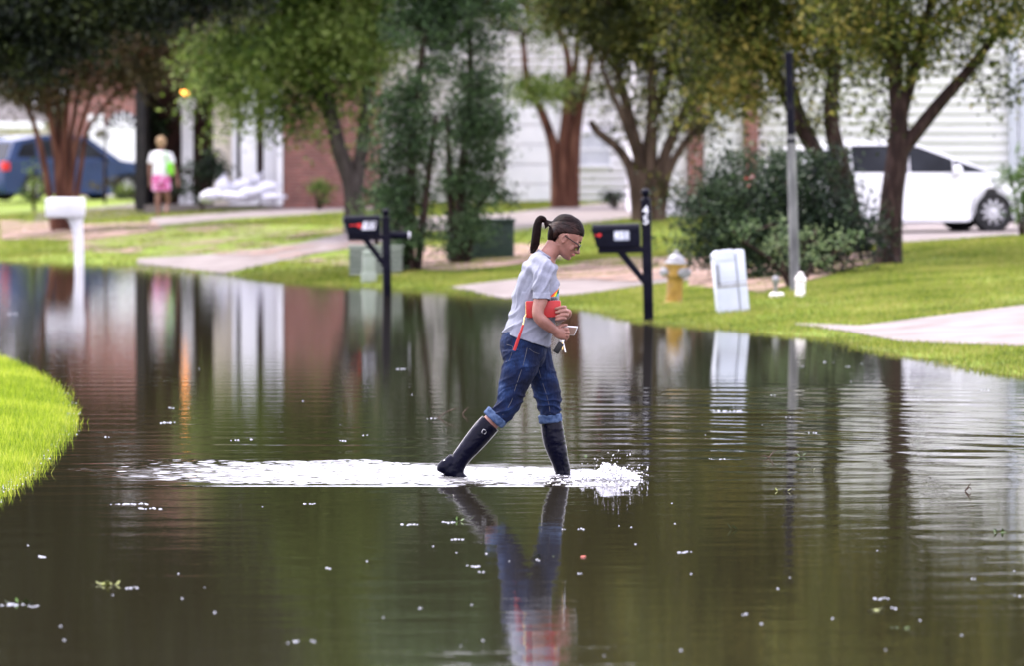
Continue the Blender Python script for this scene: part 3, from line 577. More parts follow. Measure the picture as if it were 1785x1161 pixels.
# left brick house with white arched door
D = 150.; x0, x1 = XD(120, D), XD(262, D); hs = thing('brick_house', 'brick house with white fan-light garage door at the left', 'house', (XD(200, D), D, .6))
MB().box(x0, x1, D, D+8, .5, 7.).done('wall', M['brick2'], hs)
xa, xb = XD(155, D), XD(242, D); b = MB(); b.box(xa, xb, D-.06, D-.01, .6, ZD(222, D))
for k in range(4):
    for q in range(4): xx = xa+.05+q*(xb-xa)/4; zz = .66+k*.42; b.box(xx, xx+(xb-xa)/4-.09, D-.075, D-.055, zz, zz+.34, .01)
dr = b.done('garage_door', M['white'], hs)
b = MB(); xm = XD(215, D); zz = ZD(222, D)
for k in range(7):
    a = math.pi*k/6; b.prism([(xm+.02*math.cos(a+1.57), zz+.02*math.sin(a+1.57)), (xm+.42*math.cos(a)+.02*math.cos(a+1.57), zz+.42*math.sin(a)+.02*math.sin(a+1.57)), (xm+.42*math.cos(a)-.02*math.cos(a+1.57), zz+.42*math.sin(a)-.02*math.sin(a+1.57)), (xm-.02*math.cos(a+1.57), zz-.02*math.sin(a+1.57))], D-.09, D-.05)
b.done('fanlight_bars', M['white'], dr)
MB().prism([(xm+.44*math.cos(math.pi*k/12), zz+.44*math.sin(math.pi*k/12)) for k in range(13)], D-.045, D-.02).done('fanlight', M['glass'], dr)
MB().box(xa, xa+.4, D-.06, D-.01, zz+.001, zz+.35).done('trim_panel', M['white'], hs)
hiproof(hs, x0, x1, D, D+8, 7.1, 2.5, M['roof'])
D = 172.; hs = thing('distant_house', 'beige house with grey roof glimpsed at the far left edge', 'house', (XD(-20, D), D, .6))
MB().box(XD(-200, D), XD(60, D), D, D+6, .5, ZD(212, D)).done('wall', M['beige'], hs); hiproof(hs, XD(-200, D), XD(60, D), D, D+6, ZD(212, D), 1.2, M['roof'], .3)
window(hs, XD(-10, D), XD(12, D), 1.2, 2.2, D-.02)

# ------------------------------------------------------------------ street objects
M['black'] = noisy('black_enamel', [(.001, .001, .005), (.0025, .003, .009)], .4, 6, spec=.07)
M['blackpost'] = noisy('black_post_paint', [(.0015, .0015, .005), (.004, .004, .010), (.02, .017, .02)], .6, 7, .001, 40, pos=[.3, .6, .8], spec=.08)
M['redplastic'] = noisy('red_flag', [(.45, .02, .02), (.6, .03, .03)], .4, 4)
M['numwhite'] = noisy('number_white', [(.7, .72, .78), (.82, .82, .86)], .4, 8)
M['boxwhite'] = noisy('pedestal_white', [(.45, .48, .56), (.54, .57, .65), (.30, .30, .33)], .45, 3.2, .001, 12, pos=[.35, .62, .82])
M['greencab'] = noisy('green_cabinet', [(.018, .035, .026), (.03, .05, .038)], .5, 3)
M['palegreen'] = noisy('pale_green_pedestal', [(.20, .24, .19), (.28, .31, .26)], .6, 3)
M['polegrey'] = noisy('weathered_pole', [(.05, .05, .055), (.13, .13, .135), (.22, .22, .22)], .7, 9, .001, 30, stretch=(1, 1, .25))
M['hydyel'] = noisy('hydrant_yellow', [(.16, .085, .015), (.30, .185, .035), (.22, .14, .07)], .5, 9, .002, 30)
M['hydsil'] = noisy('hydrant_silver', [(.15, .15, .16), (.30, .30, .31)], .45, 9, metal=.3)
def text(name, s_, size, mat, parent, mtx, ext=.002):
    c = bpy.data.curves.new(name, 'FONT'); c.body = s_; c.size = size; c.extrude = ext; c.align_x = 'CENTER'; c.align_y = 'CENTER'; c.offset = size*.012
    o = bpy.data.objects.new(name, c); COL.objects.link(o); dg_ = bpy.context.evaluated_depsgraph_get(); dg_.update(); me = bpy.data.meshes.new_from_object(o.evaluated_get(dg_)); bpy.data.objects.remove(o); o = bpy.data.objects.new(name, me); COL.objects.link(o); me.materials.clear(); me.materials.append(mat); o.parent = parent; o.matrix_local = mtx; return o
FRONT = Matrix.Rotation(R(90), 4, 'X')

def mailbox_black(label, base, D, top_py, boxl, boxr, boxt, boxb, yaw, lean=0, tube_right=False, digits='451', ital=0, vert=True):
    s = D/FPX; b0 = P(base[0], base[1], D); b0.z = H(b0.x, b0.y)
    t = thing('mailbox', label, 'mailbox', b0)
    f = lambda px, py: P(px, py, D)
    hp = P(base[0], top_py, D).z-b0.z; xo = (f(boxl, 0).x-b0.x, f(boxr, 0).x-b0.x); zb = (f(0, boxb).z-b0.z, f(0, boxt).z-b0.z)
    pw = .052
    MB().box(-pw, pw, -pw, pw, -.12, hp-.13, .006).done('post', M['blackpost'], t, True, False)
    MB().lathe((0, 0, hp-.13), [(.058, 0), (.058, .02), (.03, .035), (.025, .05), (.045, .07), (.052, .095), (.045, .12), (.02, .138), (.004, .142)]).done('finial', M['black'], t, True, False)
    # box: arched top extruded along x, slightly wider at the door end
    hw = .085; z0_, z1_ = zb; zt = z1_-.075; A = []
    b = MB(); prof = [(-hw, z0_), (hw, z0_), (hw, zt)]+[(hw*math.cos(a), zt+.075*math.sin(a)) for a in np.linspace(0, math.pi, 9)[1:-1]]+[(-hw, zt)]
    x0_, x1_ = xo; rings = []
    for x, k in ((x0_, 1.), (x0_+.02, 1.0), (x1_, .97)):
        rings.append([b.b.verts.new((x+(.05 if (z-z0_) < .01 and x < x0_+.03 else 0), y*k, z)) for y, z in prof])
    for a_, c_ in zip(rings, rings[1:]):
        for i in range(len(prof)): b.b.faces.new((a_[i], a_[(i+1) % len(prof)], c_[(i+1) % len(prof)], c_[i]))
    b.b.faces.new(rings[0]); b.b.faces.new(rings[-1][::-1])
    bx = b.done('box', M['black'], t, True, False)
    MB().box(x0_-.012, x0_+.012, -hw-.006, hw+.006, zt-.005, zt+.02, .004).box(x0_+.0, x1_, -hw-.008, -hw+.004, zt-.012, zt+.004, .002).done('rim', M['black'], bx, True, False)
    MB().box(x0_+.06, 0, -.055, .055, z0_-.07, z0_-.001, .004).done('support_arm', M['blackpost'], t, True, False)
    MB().prism([(x0_*.55, z0_-.07), (x0_*.55+.09, z0_-.07), (.02, z0_-.42), (.02, z0_-.52)], -.035, .035).done('brace', M['blackpost'], t, False, False)
    if tube_right:
        MB().cyl((.05, -.0, z0_+.02), (xo2, 0, z0_+.0), .055, .055, 20).done('newspaper_tube', M['black'], t, True, False) if False else None
        b = MB(); b.cyl((.04, 0, z0_-.01), (.29, 0, z0_-.02), .05, .05, 20); nt_ = b.done('newspaper_tube', M['black'], t, True, False)
        MB().cyl((.285, 0, z0_-.02), (.31, 0, z0_-.021), .047, .047, 20).done('tube_cap', M['numwhite'], nt_, True, False)
    sk = Matrix.Identity(4)
    if ital: sk[0][2] = ital
    if ital:
        MB().cyl((x0_+.07, -hw-.012, zt-.05), (x0_+.21, -hw-.012, zt-.05), .008).cyl((x0_+.20, -hw-.018, zt-.055), (x0_+.20, -hw-.005, zt-.055), .03).done('flag', M['redplastic'], t, True, False)
        cx = x0_+.33
    else:
        MB().cyl((x0_+.085, -hw-.016, zt-.045), (x0_+.085, -hw+.0, zt-.045), .02, .02, 16).box(x0_+.03, x0_+.085, -hw-.008, -hw-.003, zt-.052, zt-.04).done('flag', M['redplastic'], t, True, False)
        cx = x0_+.33
    MB().box(-.085, .085, -.002, .002, -.055, .055, .0015).done('number_plate', noisy('plate_'+digits, [(.30, .33, .40), (.38, .41, .48)], .4, 9) if ital == 0 else M['numwhite'], t, False, False, Matrix.Translation((cx, -hw-.006, zt-.055)) @ sk)
    text('number', digits, .115, M['numwhite'] if not ital else M['black'], t, Matrix.Translation((cx, -hw-.012, zt-.055)) @ sk @ FRONT)
    if vert:
        for ch, dz in (('4', -.235), ('5', -.345)): text('digit', ch, .135, M['numwhite'], t, Matrix.Translation((0, -pw-.004, hp+dz)) @ FRONT, .003)
    t.rotation_euler = (0, lean, yaw); return t
mailbox_black('black mailbox with vertical white 4 and 5 on its post, right of the woman', (1131, 565), 63.1, 329, 1037, 1120, 388, 428, R(-6), R(-1.5))
mailbox_black('black mailbox with red flag and newspaper tube in front of the evergreens', (675, 515), 74.2, 364, 600, 664, 374, 408, R(8), R(-1), True, '457', .25, False)

# white mailbox
D = 92.; bp0 = P(136, 463, D); bp0.z = H(bp0.x, bp0.y)
t = thing('mailbox', 'white moulded plastic mailbox standing in the water at far left', 'mailbox', bp0)
X = lambda px: P(px, 0, D).x; Zp = lambda py: P(0, py, D).z
M['mbwhite'] = noisy('mailbox_white', [(.74, .75, .78), (.84, .84, .86)], .4, 3)
V, F = tube_arr([Vector((X(137), D, -.15)), Vector((X(137), D, Zp(450))), Vector((X(136), D, Zp(418))), Vector((X(133), D, Zp(392))), Vector((X(130), D, Zp(376)))], [(.075, .07), (.075, .07), (.08, .075), (.1, .08), (.15, .1)], 4, 4)
b = MB(); vs = [b.b.verts.new(v) for v in V]; [b.b.faces.new([vs[i] for i in dict.fromkeys(f)]) for f in F]; bmesh.ops.rotate(b.b, verts=[], cent=(0, 0, 0), matrix=Matrix.Identity(3)); b.done('post', M['mbwhite'], t, True)
b = MB(); b.box(X(80), X(147), D-.14, D+.14, Zp(379), Zp(344), .045); bx = b.done('box', M['mbwhite'], t, True)
MB().box(X(79), X(82), D-.13, D+.13, Zp(377), Zp(346), .01).done('door', M['mbwhite'], bx, True)
MB().box(X(100), X(124), D-.146, D-.141, Zp(366), Zp(357), .001).done('name_strip', M['trim'], bx)

# tilted white utility pedestal
D = 64.; bp0 = P(1276, 543, D); bp0.z = H(bp0.x, bp0.y); s = D/FPX
t = thing('utility_pedestal', 'tall tilted white utility pedestal at the water edge', 'utility box', bp0)
b = MB(); b.box(-.165, .075, -.13, .13, -.1, .675, .012); b.done('cabinet', M['boxwhite'], t, True, False)
b = MB(); b.box(.085, .185, -.135, .12, -.08, .70, .012); b.done('door_flange', M['boxwhite'], t, True, False)
b = MB(); b.prism([(-.165, .60), (-.165, .66), (-.12, .71), (.07, .71), (.07, .60)], -.14, .135); b.done('cap', M['boxwhite'], t, False, False)
b = MB()
for k in range(11): b.box(-.16, -.115, -.1345, -.1325, .33+k*.022, .34+k*.022)
b.done('caution_print', M['dark'], t, False, False)
b = MB(); b.box(-.1, .06, -.1335, -.1315, .40, .403).box(.086, .18, -.1375, -.1355, .395, .40).done('seam', M['greytrim'], t, False, False)
M['stain'] = noisy('flood_stain', [(.16, .14, .12), (.30, .28, .27)], .8, 14)
b = MB(); b.box(-.167, .187, -.137, -.1362, .30, .318).box(-.167, .187, -.137, -.1362, .345, .352); b.done('stain_band', M['stain'], t, False, False)
t.rotation_euler = (0, R(-5.5), R(6))

# hydrant
D = 68.; bp0 = P(1175, 521, D); bp0.z = H(bp0.x, bp0.y)
t = thing('fire_hydrant', 'yellow fire hydrant with silver bonnet behind the number 45 mailbox', 'hydrant', bp0)
MB().lathe((0, 0, -.03), [(.15, 0), (.15, .04), (.10, .06), (.095, .30), (.10, .34), (.13, .35), (.13, .38), (.12, .39), (.115, .47), (.135, .475), (.135, .50)], 24).done('barrel', M['hydyel'], t, True, False)
MB().lathe((0, 0, .47), [(.135, 0), (.14, .015), (.11, .03), (.10, .07), (.065, .11), (.03, .125), (.03, .165), (.02, .17)], 24).done('bonnet', M['hydsil'], t, True, False)
for sx, r0, dx in ((-1, .05, .155), (1, .05, .145)):
    MB().cyl((sx*.08, 0, .37), (sx*dx, -.01, .37), .045, .045, 16).cyl((sx*dx, -.01, .37), (sx*(dx+.03), -.01, .37), r0+.008, r0, 8).cyl((sx*(dx+.03), -.01, .37), (sx*(dx+.055), -.01, .37), .018, .018, 5).done('nozzle_cap', M['hydsil'], t, True, False)
MB().cyl((.03, -.08, .37), (.04, -.17, .37), .055, .055, 16).cyl((.04, -.17, .37), (.043, -.2, .37), .065, .06, 8).cyl((.043, -.2, .37), (.045, -.225, .37), .02, .02, 5).done('pumper_cap', M['hydsil'], t, True, False)
b = MB()
for k in range(0): a = k*math.pi/4; b.cyl((.125*math.cos(a), .125*math.sin(a), .0), (.125*math.cos(a), .125*math.sin(a), .03), .013, .013, 6)
b.b.free(); t.rotation_euler = (R(2), R(2), R(20))

# lamp post
D = 69.; bp0 = P(1386, 498, D); bp0.z = H(bp0.x, bp0.y)
t = thing('street_pole', 'slim weathered grey pole with black upper half in front of the dark bush', 'pole', bp0)
xf = Matrix.Rotation(R(-1.6), 4, 'Y')
MB().cyl((0, 0, -.1), (0, 0, 1.9), .062, .055, 18).done('lower_pole', M['polegrey'], t, True, False, xf)
MB().cyl((0, 0, 1.82), (0, 0, 2.88), .05, .046, 18).cyl((0, 0, 1.80), (0, 0, 1.86), .058, .054, 18).ball((0, 0, 2.88), .05, 2, (1, 1, .6)).done('upper_pole', M['blackpost'], t, True, False, xf)

# small things beside the lamp post
D = 67.4; bp0 = P(1395, 522, D); bp0.z = H(bp0.x, bp0.y)
t = thing('garden_statue', 'small white garden statue on the grass right of the grey pole', 'statue', bp0)
M['plaster'] = noisy('plaster_white', [(.66, .6, .57), (.8, .76, .74), (.55, .36, .3)], .7, 14, .004, 30, pos=[.3, .6, .85])
MB().lathe((0, 0, -.02), [(.066, 0), (.07, .02), (.058, .05), (.056, .14), (.062, .17), (.05, .18)], 16).done('pedestal', M['plaster'], t, True, False)
b = MB(); b.ball((0, 0, .215), .055, 3, (1.1, .8, .9)).ball((.005, 0, .262), .034, 3).ball((-.04, -.02, .2), .026, 2, (1, 1, 1.5)).ball((.045, -.02, .2), .026, 2, (1, 1, 1.5)); b.done('figure', M['plaster'], t, True, False)
bp0 = P(1352, 519, D); bp0.z = H(bp0.x, bp0.y)
t = thing('garden_statue', 'small grey mushroom-shaped ornament with white stone base under the bush', 'statue', bp0)
b = MB(); b.ball((-.015, 0, .035), .05, 3, (1.25, .9, .8)).ball((.06, 0, .045), .035, 3, (1.2, .9, .8)); b.done('base', M['plaster'], t, True, False)
MB().lathe((0, 0, .06), [(.02, 0), (.018, .08), (.035, .12), (.045, .17), (.03, .2), (.008, .21)], 14).done('stem', M['hydsil'], t, True, False)

# green utility box
D = 85.; bp0 = P(838, 455, D); bp0.z = H(bp0.x, bp0.y)
t = thing('utility_box', 'dark green transformer box half hidden by the evergreens', 'utility box', bp0)
MB().box(-.5, .5, 0, .8, -.1, .56, .02).done('cabinet', M['greencab'], t, True, False)
MB().box(-.52, .52, -.03, .82, .56, .62, .015).done('lid', M['greencab'], t, True, False)
MB().box(-.44, -.01, -.012, -.001, .04, .53, .004).box(.01, .44, -.012, -.001, .04, .53, .004).done('door', M['greencab'], t, True, False)
MB().box(.02, .04, -.04, -.012, .25, .36, .003).done('handle', M['black'], t, False, False)
# pale green pedestal and louvred vent box
D = 80.; bp0 = P(643, 478, D); bp0.z = H(bp0.x, bp0.y)
t = thing('utility_pedestal', 'short pale green rounded pedestal below the black mailbox with the newspaper tube', 'utility box', bp0)
b = MB(); b.box(-.09, .09, -.08, .08, -.05, .40, .04).box(-.11, .11, -.1, .1, -.05, .16, .03); b.done('cabinet', M['palegreen'], t, True, False)
MB().box(-.092, .092, -.082, .082, .36, .46, .04).done('cap', M['palegreen'], t, True, False)
D = 81.5; bp0 = P(655, 478, D); bp0.z = H(bp0.x, bp0.y)
t = thing('vent_box', 'low louvred box behind the pale green pedestal', 'utility box', bp0)
b = MB(); b.box(-.38, .38, .03, .4, -.05, .40, .01); b.done('cabinet', M['dark'], t, True, False)
b = MB()
for k in range(6): b.box(-.38, .38, -.0, .028, .02+k*.066, .055+k*.066, .004)
b.done('louvres', M['palegreen'], t, False, False)
MB().box(-.4, .4, -.01, .42, .405, .44, .01).done('lid', M['palegreen'], t, True, False)
# garden lamp near far person
D = 124.; bp0 = P(262, 350, D); bp0.z = H(bp0.x, bp0.y)
t = thing('garden_lamp', 'dark garden post with a white globe left of the walking person', 'lamp post', bp0)
MB().box(-.1, .1, -.1, .1, -.1, .42, .01).done('post', M['black'], t, False, False)
MB().cyl((-.13, 0, .3), (-.13, 0, .4), .03).ball((-.14, 0, .47), .095, 3).done('globe', M['trim'], t, True, False)

# sandbags
M['sand'] = noisy('sandbag_white', [(.46, .47, .54), (.62, .62, .68)], .6, 12, .006, 26)
bags = [((368, 341, 20, 11, -10), 'leftmost flat white sandbag in the pile at the brick house'), ((388, 328, 13, 20, 8), 'upright tied white sandbag near the left end of the pile'), ((403, 342, 18, 9, 5), 'low white sandbag between the upright one and the middle of the pile'),
        ((415, 326, 24, 12, -28), 'slanted white sandbag leaning below the wide porch column'), ((436, 337, 26, 12, -15), 'largest white sandbag in the middle front of the pile'), ((444, 316, 14, 11, -50), 'topmost small white sandbag of the pile'),
        ((464, 330, 20, 14, -20), 'white sandbag leaning on the column next to the brick corner'), ((474, 343, 18, 8, 0), 'rightmost low white sandbag by the brick wall')]
for (px, py, rx, ry, an), lab in bags:
    D = 120.5-(py-326)*.05; c = P(px, py, D); s = D/FPX
    b = MB(); b.ball((0, 0, 0), 1, 3)
    for v in b.b.verts:
        k = 1+.18*noise.noise(v.co*2.2+Vector((px, py, 0))); v.co *= k; v.co = Vector((v.co.x*rx*s*1.05, v.co.y*.2, v.co.z*ry*s*1.1*(1-.25*max(0, v.co.x))))
    o = b.done('sandbag', M['sand'], None, True); o.location = c; o.rotation_euler = (0, R(an), 0); tag(o, lab, 'sandbag', 'white sandbags piled at the porch')
    z_ = MB().lathe((0, 0, 0), [(.03, 0), (.02, .03), (.045, .09), (.03, .1)], 10); tie = z_.done('tied_neck', M['sand'], o, True, False); 
    tie.location = (0, 0, ry*s*.95) if ry > rx else (rx*s*.95, 0, 0); tie.rotation_euler = (0, 0 if ry > rx else R(90), 0)

# ------------------------------------------------------------------ cars
M['carwhite'] = noisy('car_white', [(.76, .77, .80), (.80, .81, .84)], .25, 1, coat=.6)
M['carblue'] = noisy('car_blue', [(.006, .022, .08), (.012, .035, .11)], .3, 1, coat=.25)
M['tyre'] = noisy('tyre_rubber', [(.012, .012, .013), (.03, .03, .03)], .8, 20)
M['alloy'] = noisy('alloy', [(.45, .45, .48), (.6, .6, .62)], .3, 10, metal=.6)
def car(name, label, loc, yaw, mat, Lh, base, roofp, belt, wheels, wr=.32, W=.88, glass=None, lights=True, Lr=None):
    Lr = Lr or Lh
    t = thing(name, label, 'car', loc)
    # lower body outline with arches
    def arch(cx, r): return [(cx+r*math.cos(a), wr+r*math.sin(a)) for a in np.linspace(-.35, math.pi+.35, 15)]
    low = []
    zb = .2
    out = [(-Lr, zb+.08), (-Lr+.05, zb)]
    for cx in wheels: out += arch(cx, wr+.055)[::-1]
    out += [(Lh-.08, zb), (Lh, zb+.1)]
    top = base[::-1]
    # front-to-back outline on top
    pts = out+top
    b = MB(); n_ = len(pts); sec = []
    for y, k in ((-W, 1), (-W+.03, 1), (0, 1), (W-.03, 1), (W, 1)):
        sec.append([b.b.verts.new((x*(.992 if abs(y) == W else 1), y, z-(.015 if abs(y) == W else 0)*(z > .8))) for x, z in pts])
    for A_, B_ in zip(sec, sec[1:]):
        for i in range(n_): b.b.faces.new((A_[i], A_[(i+1) % n_], B_[(i+1) % n_], B_[i]))
    b.b.faces.new(sec[0]); b.b.faces.new(sec[-1][::-1]); bmesh.ops.triangulate(b.b, faces=[f for f in b.b.faces if len(f.verts) > 4])
    body = b.done('body', mat, t, True, False)
    # greenhouse tapers inward
    b = MB(); zt = max(z for x, z in roofp); zl = min(z for x, z in roofp); sec = []
    for sy in (-1, 1): sec.append([b.b.verts.new((x, sy*(W-.01-.17*((z-zl)/(zt-zl))**1.2), z)) for x, z in roofp])
    n_ = len(roofp)
    for i in range(n_): b.b.faces.new((sec[0][i], sec[0][(i+1) % n_], sec[1][(i+1) % n_], sec[1][i]))
    b.b.faces.new(sec[0]); b.b.faces.new(sec[1][::-1]); rf = b.done('roof', mat, t, True, False)
    for poly in glass:
        for sy in (-1, 1):
            b = MB(); f = lambda x, z, o_: (x, sy*(W-.01-.17*((z-zl)/(zt-zl))**1.2+o_), z)
            A_ = [b.b.verts.new(f(x, z, .006)) for x, z in poly]; B_ = [b.b.verts.new(f(x, z, -.01)) for x, z in poly]
            b.b.faces.new(A_); b.b.faces.new(B_[::-1])
            for i in range(len(poly)): b.b.faces.new((A_[i], A_[(i+1) % len(poly)], B_[(i+1) % len(poly)], B_[i]))
            b.done('side_window', M['carglass'], t, False, False)
    # windscreen and rear glass
    fr = sorted(roofp, key=lambda q: q[0])
    def slab(pa, pb, nm):
        b = MB(); d = Vector((pb[0]-pa[0], 0, pb[1]-pa[1])); nrm = Vector((-d.z, 0, d.x)).normalized(); nrm = nrm if (nrm.z > 0) else -nrm
        q = []
        for (x, z), k in ((pa, .10), (pb, .13)):
            hw = W-.01-.17*((z-zl)/(zt-zl))-k; q.append((Vector((x, -hw, z))+nrm*.008, Vector((x, hw, z))+nrm*.008))
        b.quad(q[0][0], q[0][1], q[1][1], q[1][0]).done(nm, M['carglass'], t, False, False)
    ia = [q for q in roofp]
    slab((ia[-1][0]*.97+ia[-2][0]*.03, ia[-1][1]*.94+ia[-2][1]*.06), (ia[-2][0]*.94+ia[-1][0]*.06, ia[-2][1]*.94+ia[-1][1]*.06), 'windscreen')
    slab((ia[0][0]*.95+ia[1][0]*.05, ia[0][1]*.95+ia[1][1]*.05), (ia[1][0]*.9+ia[0][0]*.1, ia[1][1]*.9+ia[0][1]*.1), 'rear_window')
    for cx in wheels:
        for sy in (-1, 1):
            y1 = sy*(W+.005); y0 = sy*(W-.2)
            b = MB(); Mx = Matrix.Translation((cx, 0, wr)) @ Matrix.Rotation(R(90), 4, 'X')
            b.lathe((0, 0, 0), [(wr*.62, -.1), (wr*.9, -.105), (wr, -.07), (wr, .07), (wr*.9, .105), (wr*.62, .1)], 32, False)
            wl = b.done('wheel', M['tyre'], t, True, False, Matrix.Translation((0, (y0+y1)/2, 0)) @ Mx)
            b = MB(); rr = wr*.66; b.lathe((0, 0, 0), [(rr, -.08), (rr, .085), (rr*.93, .088), (rr*.9, .03), (rr*.9, -.08)], 32, False)
            for k in range(10):
                a = 2*math.pi*k/10; ca, sa = math.cos(a), math.sin(a); b.box(.03, rr*.93, -.018, .018, .04, .075, .004, Matrix.Rotation(a, 4, 'Z'))
            b.lathe((0, 0, 0), [(.05, .02), (.055, .08), (.03, .09)], 16)
            o = b.done('rim', M['alloy'], wl, True, False, Matrix.Translation((0, (y0+y1)/2, 0)) @ Mx @ (Matrix.Rotation(math.pi, 4, 'X') if sy > 0 else Matrix.Identity(4)))
            MB().cyl((cx, (y0+y1)/2-.02, wr), (cx, (y0+y1)/2+.02, wr), wr*.63, None, 24).done('hub', M['dark'], wl, False, False)
    for sy in (-1, 1):
        mxp = (wheels[1]-.62, sy*(W+.10), belt+.07)
        MB().ball(mxp, .1, 3, (.75, .9, .95)).box(mxp[0]-.02, mxp[0]+.03, min(sy*(W-.04), sy*(W+.08)), max(sy*(W-.04), sy*(W+.08)), belt+.0, belt+.035, .008).done('wing_mirror', mat, t, True, False)
        for dxx in (-.95, .25):
            MB().box(dxx, dxx+.17, min(sy*W, sy*(W+.03)), max(sy*W, sy*(W+.03)), belt-.14, belt-.115, .008).done('door_handle', mat, t, True, False)
        for xs_ in (-.75, .22, 1.05): b = MB(); b.box(xs_-.004, xs_+.004, min(sy*(W-.01), sy*(W+.0025)), max(sy*(W-.01), sy*(W+.0025)), .3, belt-.02); b.done('door_seam', M['dark'], t, False, False)
        MB().box(-Lr-.015, -Lr+.16, min(sy*(W-.2), sy*(W+.004)), max(sy*(W-.2), sy*(W+.004)), belt-.25, belt-.02, .02).done('tail_light', M['redplastic'], t, True, False)
        MB().box(Lh-.3, Lh+.008, min(sy*(W-.32), sy*(W-.01)), max(sy*(W-.32), sy*(W-.01)), belt-.36, belt-.2, .03).done('headlight', M['alloy'], t, True, False)
    MB().box(-Lr+.25, Lh-.25, -W+.12, W-.12, .16, .3).done('underbody', M['dark'], t, False, False)
    MB().box(-.35, wheels[1]-.42, -W-.02, -W+.02, .17, .27, .01).done('sill', mat, t, True, False)
    t.rotation_euler.z = yaw; return t
# white car: long cab-forward profile
D = 88.; wc = P(1738, 402, D-.3); yaw = R(14); wx = 1.38
loc = Vector((wc.x-(wx)*math.cos(yaw)-.88*math.sin(yaw)*1, D+.88*math.cos(yaw)-(wx-1.3)*math.sin(yaw), .60))
car('white_car', 'white car parked on the driveway behind the forked tree', loc, yaw, M['carwhite'], 2.25,
    [(-2.12, .35), (-2.14, .6), (-2.1, .86), (-1.6, .92), (0, .915), (1.28, .925), (1.75, .89), (2.1, .78), (2.24, .62), (2.27, .42)],
    [(-1.95, .89), (-1.5, 1.32), (-.9, 1.42), (-.3, 1.43), (.15, 1.39), (1.5, .905)], .89, (-1.32, wx), .325, .88,
    [[(-.93, .94), (-1.6, .97), (-1.3, 1.28), (-.93, 1.345)], [(-.9, .94), (.0, .94), (.0, 1.36), (-.9, 1.35)], [(.03, .94), (.72, .94), (.72, 1.14), (.2, 1.33), (.03, 1.355)], [(.75, .94), (1.32, .94), (.75, 1.13)]], Lr=2.12)
# blue car
D = 142.; yaw = R(32); cx = XD(112, D)
car('blue_car', 'blue hatchback car behind the reddish crape myrtle', Vector((cx, D, H(cx, D)-.02)), yaw, M['carblue'], 2.1,
    [(-2.1, .4), (-2.12, .7), (-2.05, 1.02), (-1.4, 1.06), (0, 1.04), (1.0, 1.02), (1.6, .95), (1.98, .8), (2.1, .6), (2.12, .45)],
    [(-2.02, 1.0), (-1.75, 1.5), (-.9, 1.64), (-.1, 1.63), (.35, 1.56), (1.15, 1.0)], 1.0, (-1.28, 1.32), .34, .87,
    [[(-1.2, 1.08), (-1.75, 1.1), (-1.55, 1.42), (-1.2, 1.5)], [(-1.1, 1.08), (-.25, 1.08), (-.25, 1.54), (-1.1, 1.53)], [(-.17, 1.08), (.75, 1.08), (.3, 1.46), (-.17, 1.53)]])

# ------------------------------------------------------------------ people
def skin_mesh(name, shapes, voxel, mat, parent, smooth=3, disp=None, sub=False):
    """joins overlapping lofted shapes into one continuous surface"""
    V = []; F = []
    for v, f in shapes:
        o = len(V); V += [tuple(q) for q in v]; F += [tuple(dict.fromkeys(i+o for i in q)) for q in f]
    me = bpy.data.meshes.new(name); me.from_pydata(V, [], F); me.update()
    o = bpy.data.objects.new(name, me); COL.objects.link(o)
    bm = bmesh.new(); bm.from_mesh(me); bmesh.ops.recalc_face_normals(bm, faces=bm.faces); bm.to_mesh(me); bm.free()
    md = o.modifiers.new('r', 'REMESH'); md.mode = 'VOXEL'; md.voxel_size = voxel; md.use_smooth_shade = True
    if smooth: ms = o.modifiers.new('s', 'SMOOTH'); ms.iterations = smooth; ms.factor = .5
    dg = bpy.context.evaluated_depsgraph_get(); dg.update()
    m2 = bpy.data.meshes.new_from_object(o.evaluated_get(dg)); bpy.data.objects.remove(o)
    for p in m2.polygons: p.use_smooth = True
    if disp:
        n_ = len(m2.vertices); co = np.empty(n_*3); m2.vertices.foreach_get('co', co); co = co.reshape(-1, 3)
        no = np.empty(n_*3); m2.vertices.foreach_get('normal', no); no = no.reshape(-1, 3)
        co += no*disp(co)[:, None]; m2.vertices.foreach_set('co', co.ravel()); m2.update()
    m2.name = name; return link(name, m2, mat, parent)
def T(pts, rad, seg=20, k=4): return tube_arr([Vector(p) for p in pts], rad, seg, k)
def sect(rows, Pf, seg=28, ex=.85, k=3):
    """rows: (back px), (front px), half width, y centre -> lofted torso"""
    C = []; A = []; W_ = []
    for bk, fr, hw, yc in rows:
        a, b_ = Pf(*bk, yc), Pf(*fr, yc); C.append((a+b_)/2); A.append((b_-a)/2); W_.append(Vector((hw, 0, 0)))
    C = cat(C, k); A = cat(A, k); W_ = cat(W_, k); V = []; F = []; n_ = len(C)
    for c, a, w_ in zip(C, A, W_):
        for j in range(seg):
            t = 2*math.pi*j/seg; ct, st = math.cos(t), math.sin(t)
            ct = math.copysign(abs(ct)**ex, ct); st = math.copysign(abs(st)**ex, st); V.append(c+a*ct+Vector((0, 1, 0))*w_.x*st)
    for i in range(n_-1):
        for j in range(seg): a_, b_ = i*seg+j, i*seg+(j+1) % seg; F.append((a_, b_, b_+seg, a_+seg))
    c0 = len(V); V.append(C[0]); c1 = len(V); V.append(C[-1])
    for j in range(seg): F.append((c0, (j+1) % seg, j, j)); F.append((c1, (n_-1)*seg+j, (n_-1)*seg+(j+1) % seg, (n_-1)*seg+(j+1) % seg))
    return V, F
def vn(co, sc, seed=0):
    return np.array([noise.noise(Vector((c[0]*sc[0]+seed, c[1]*sc[1], c[2]*sc[2]))) for c in co])

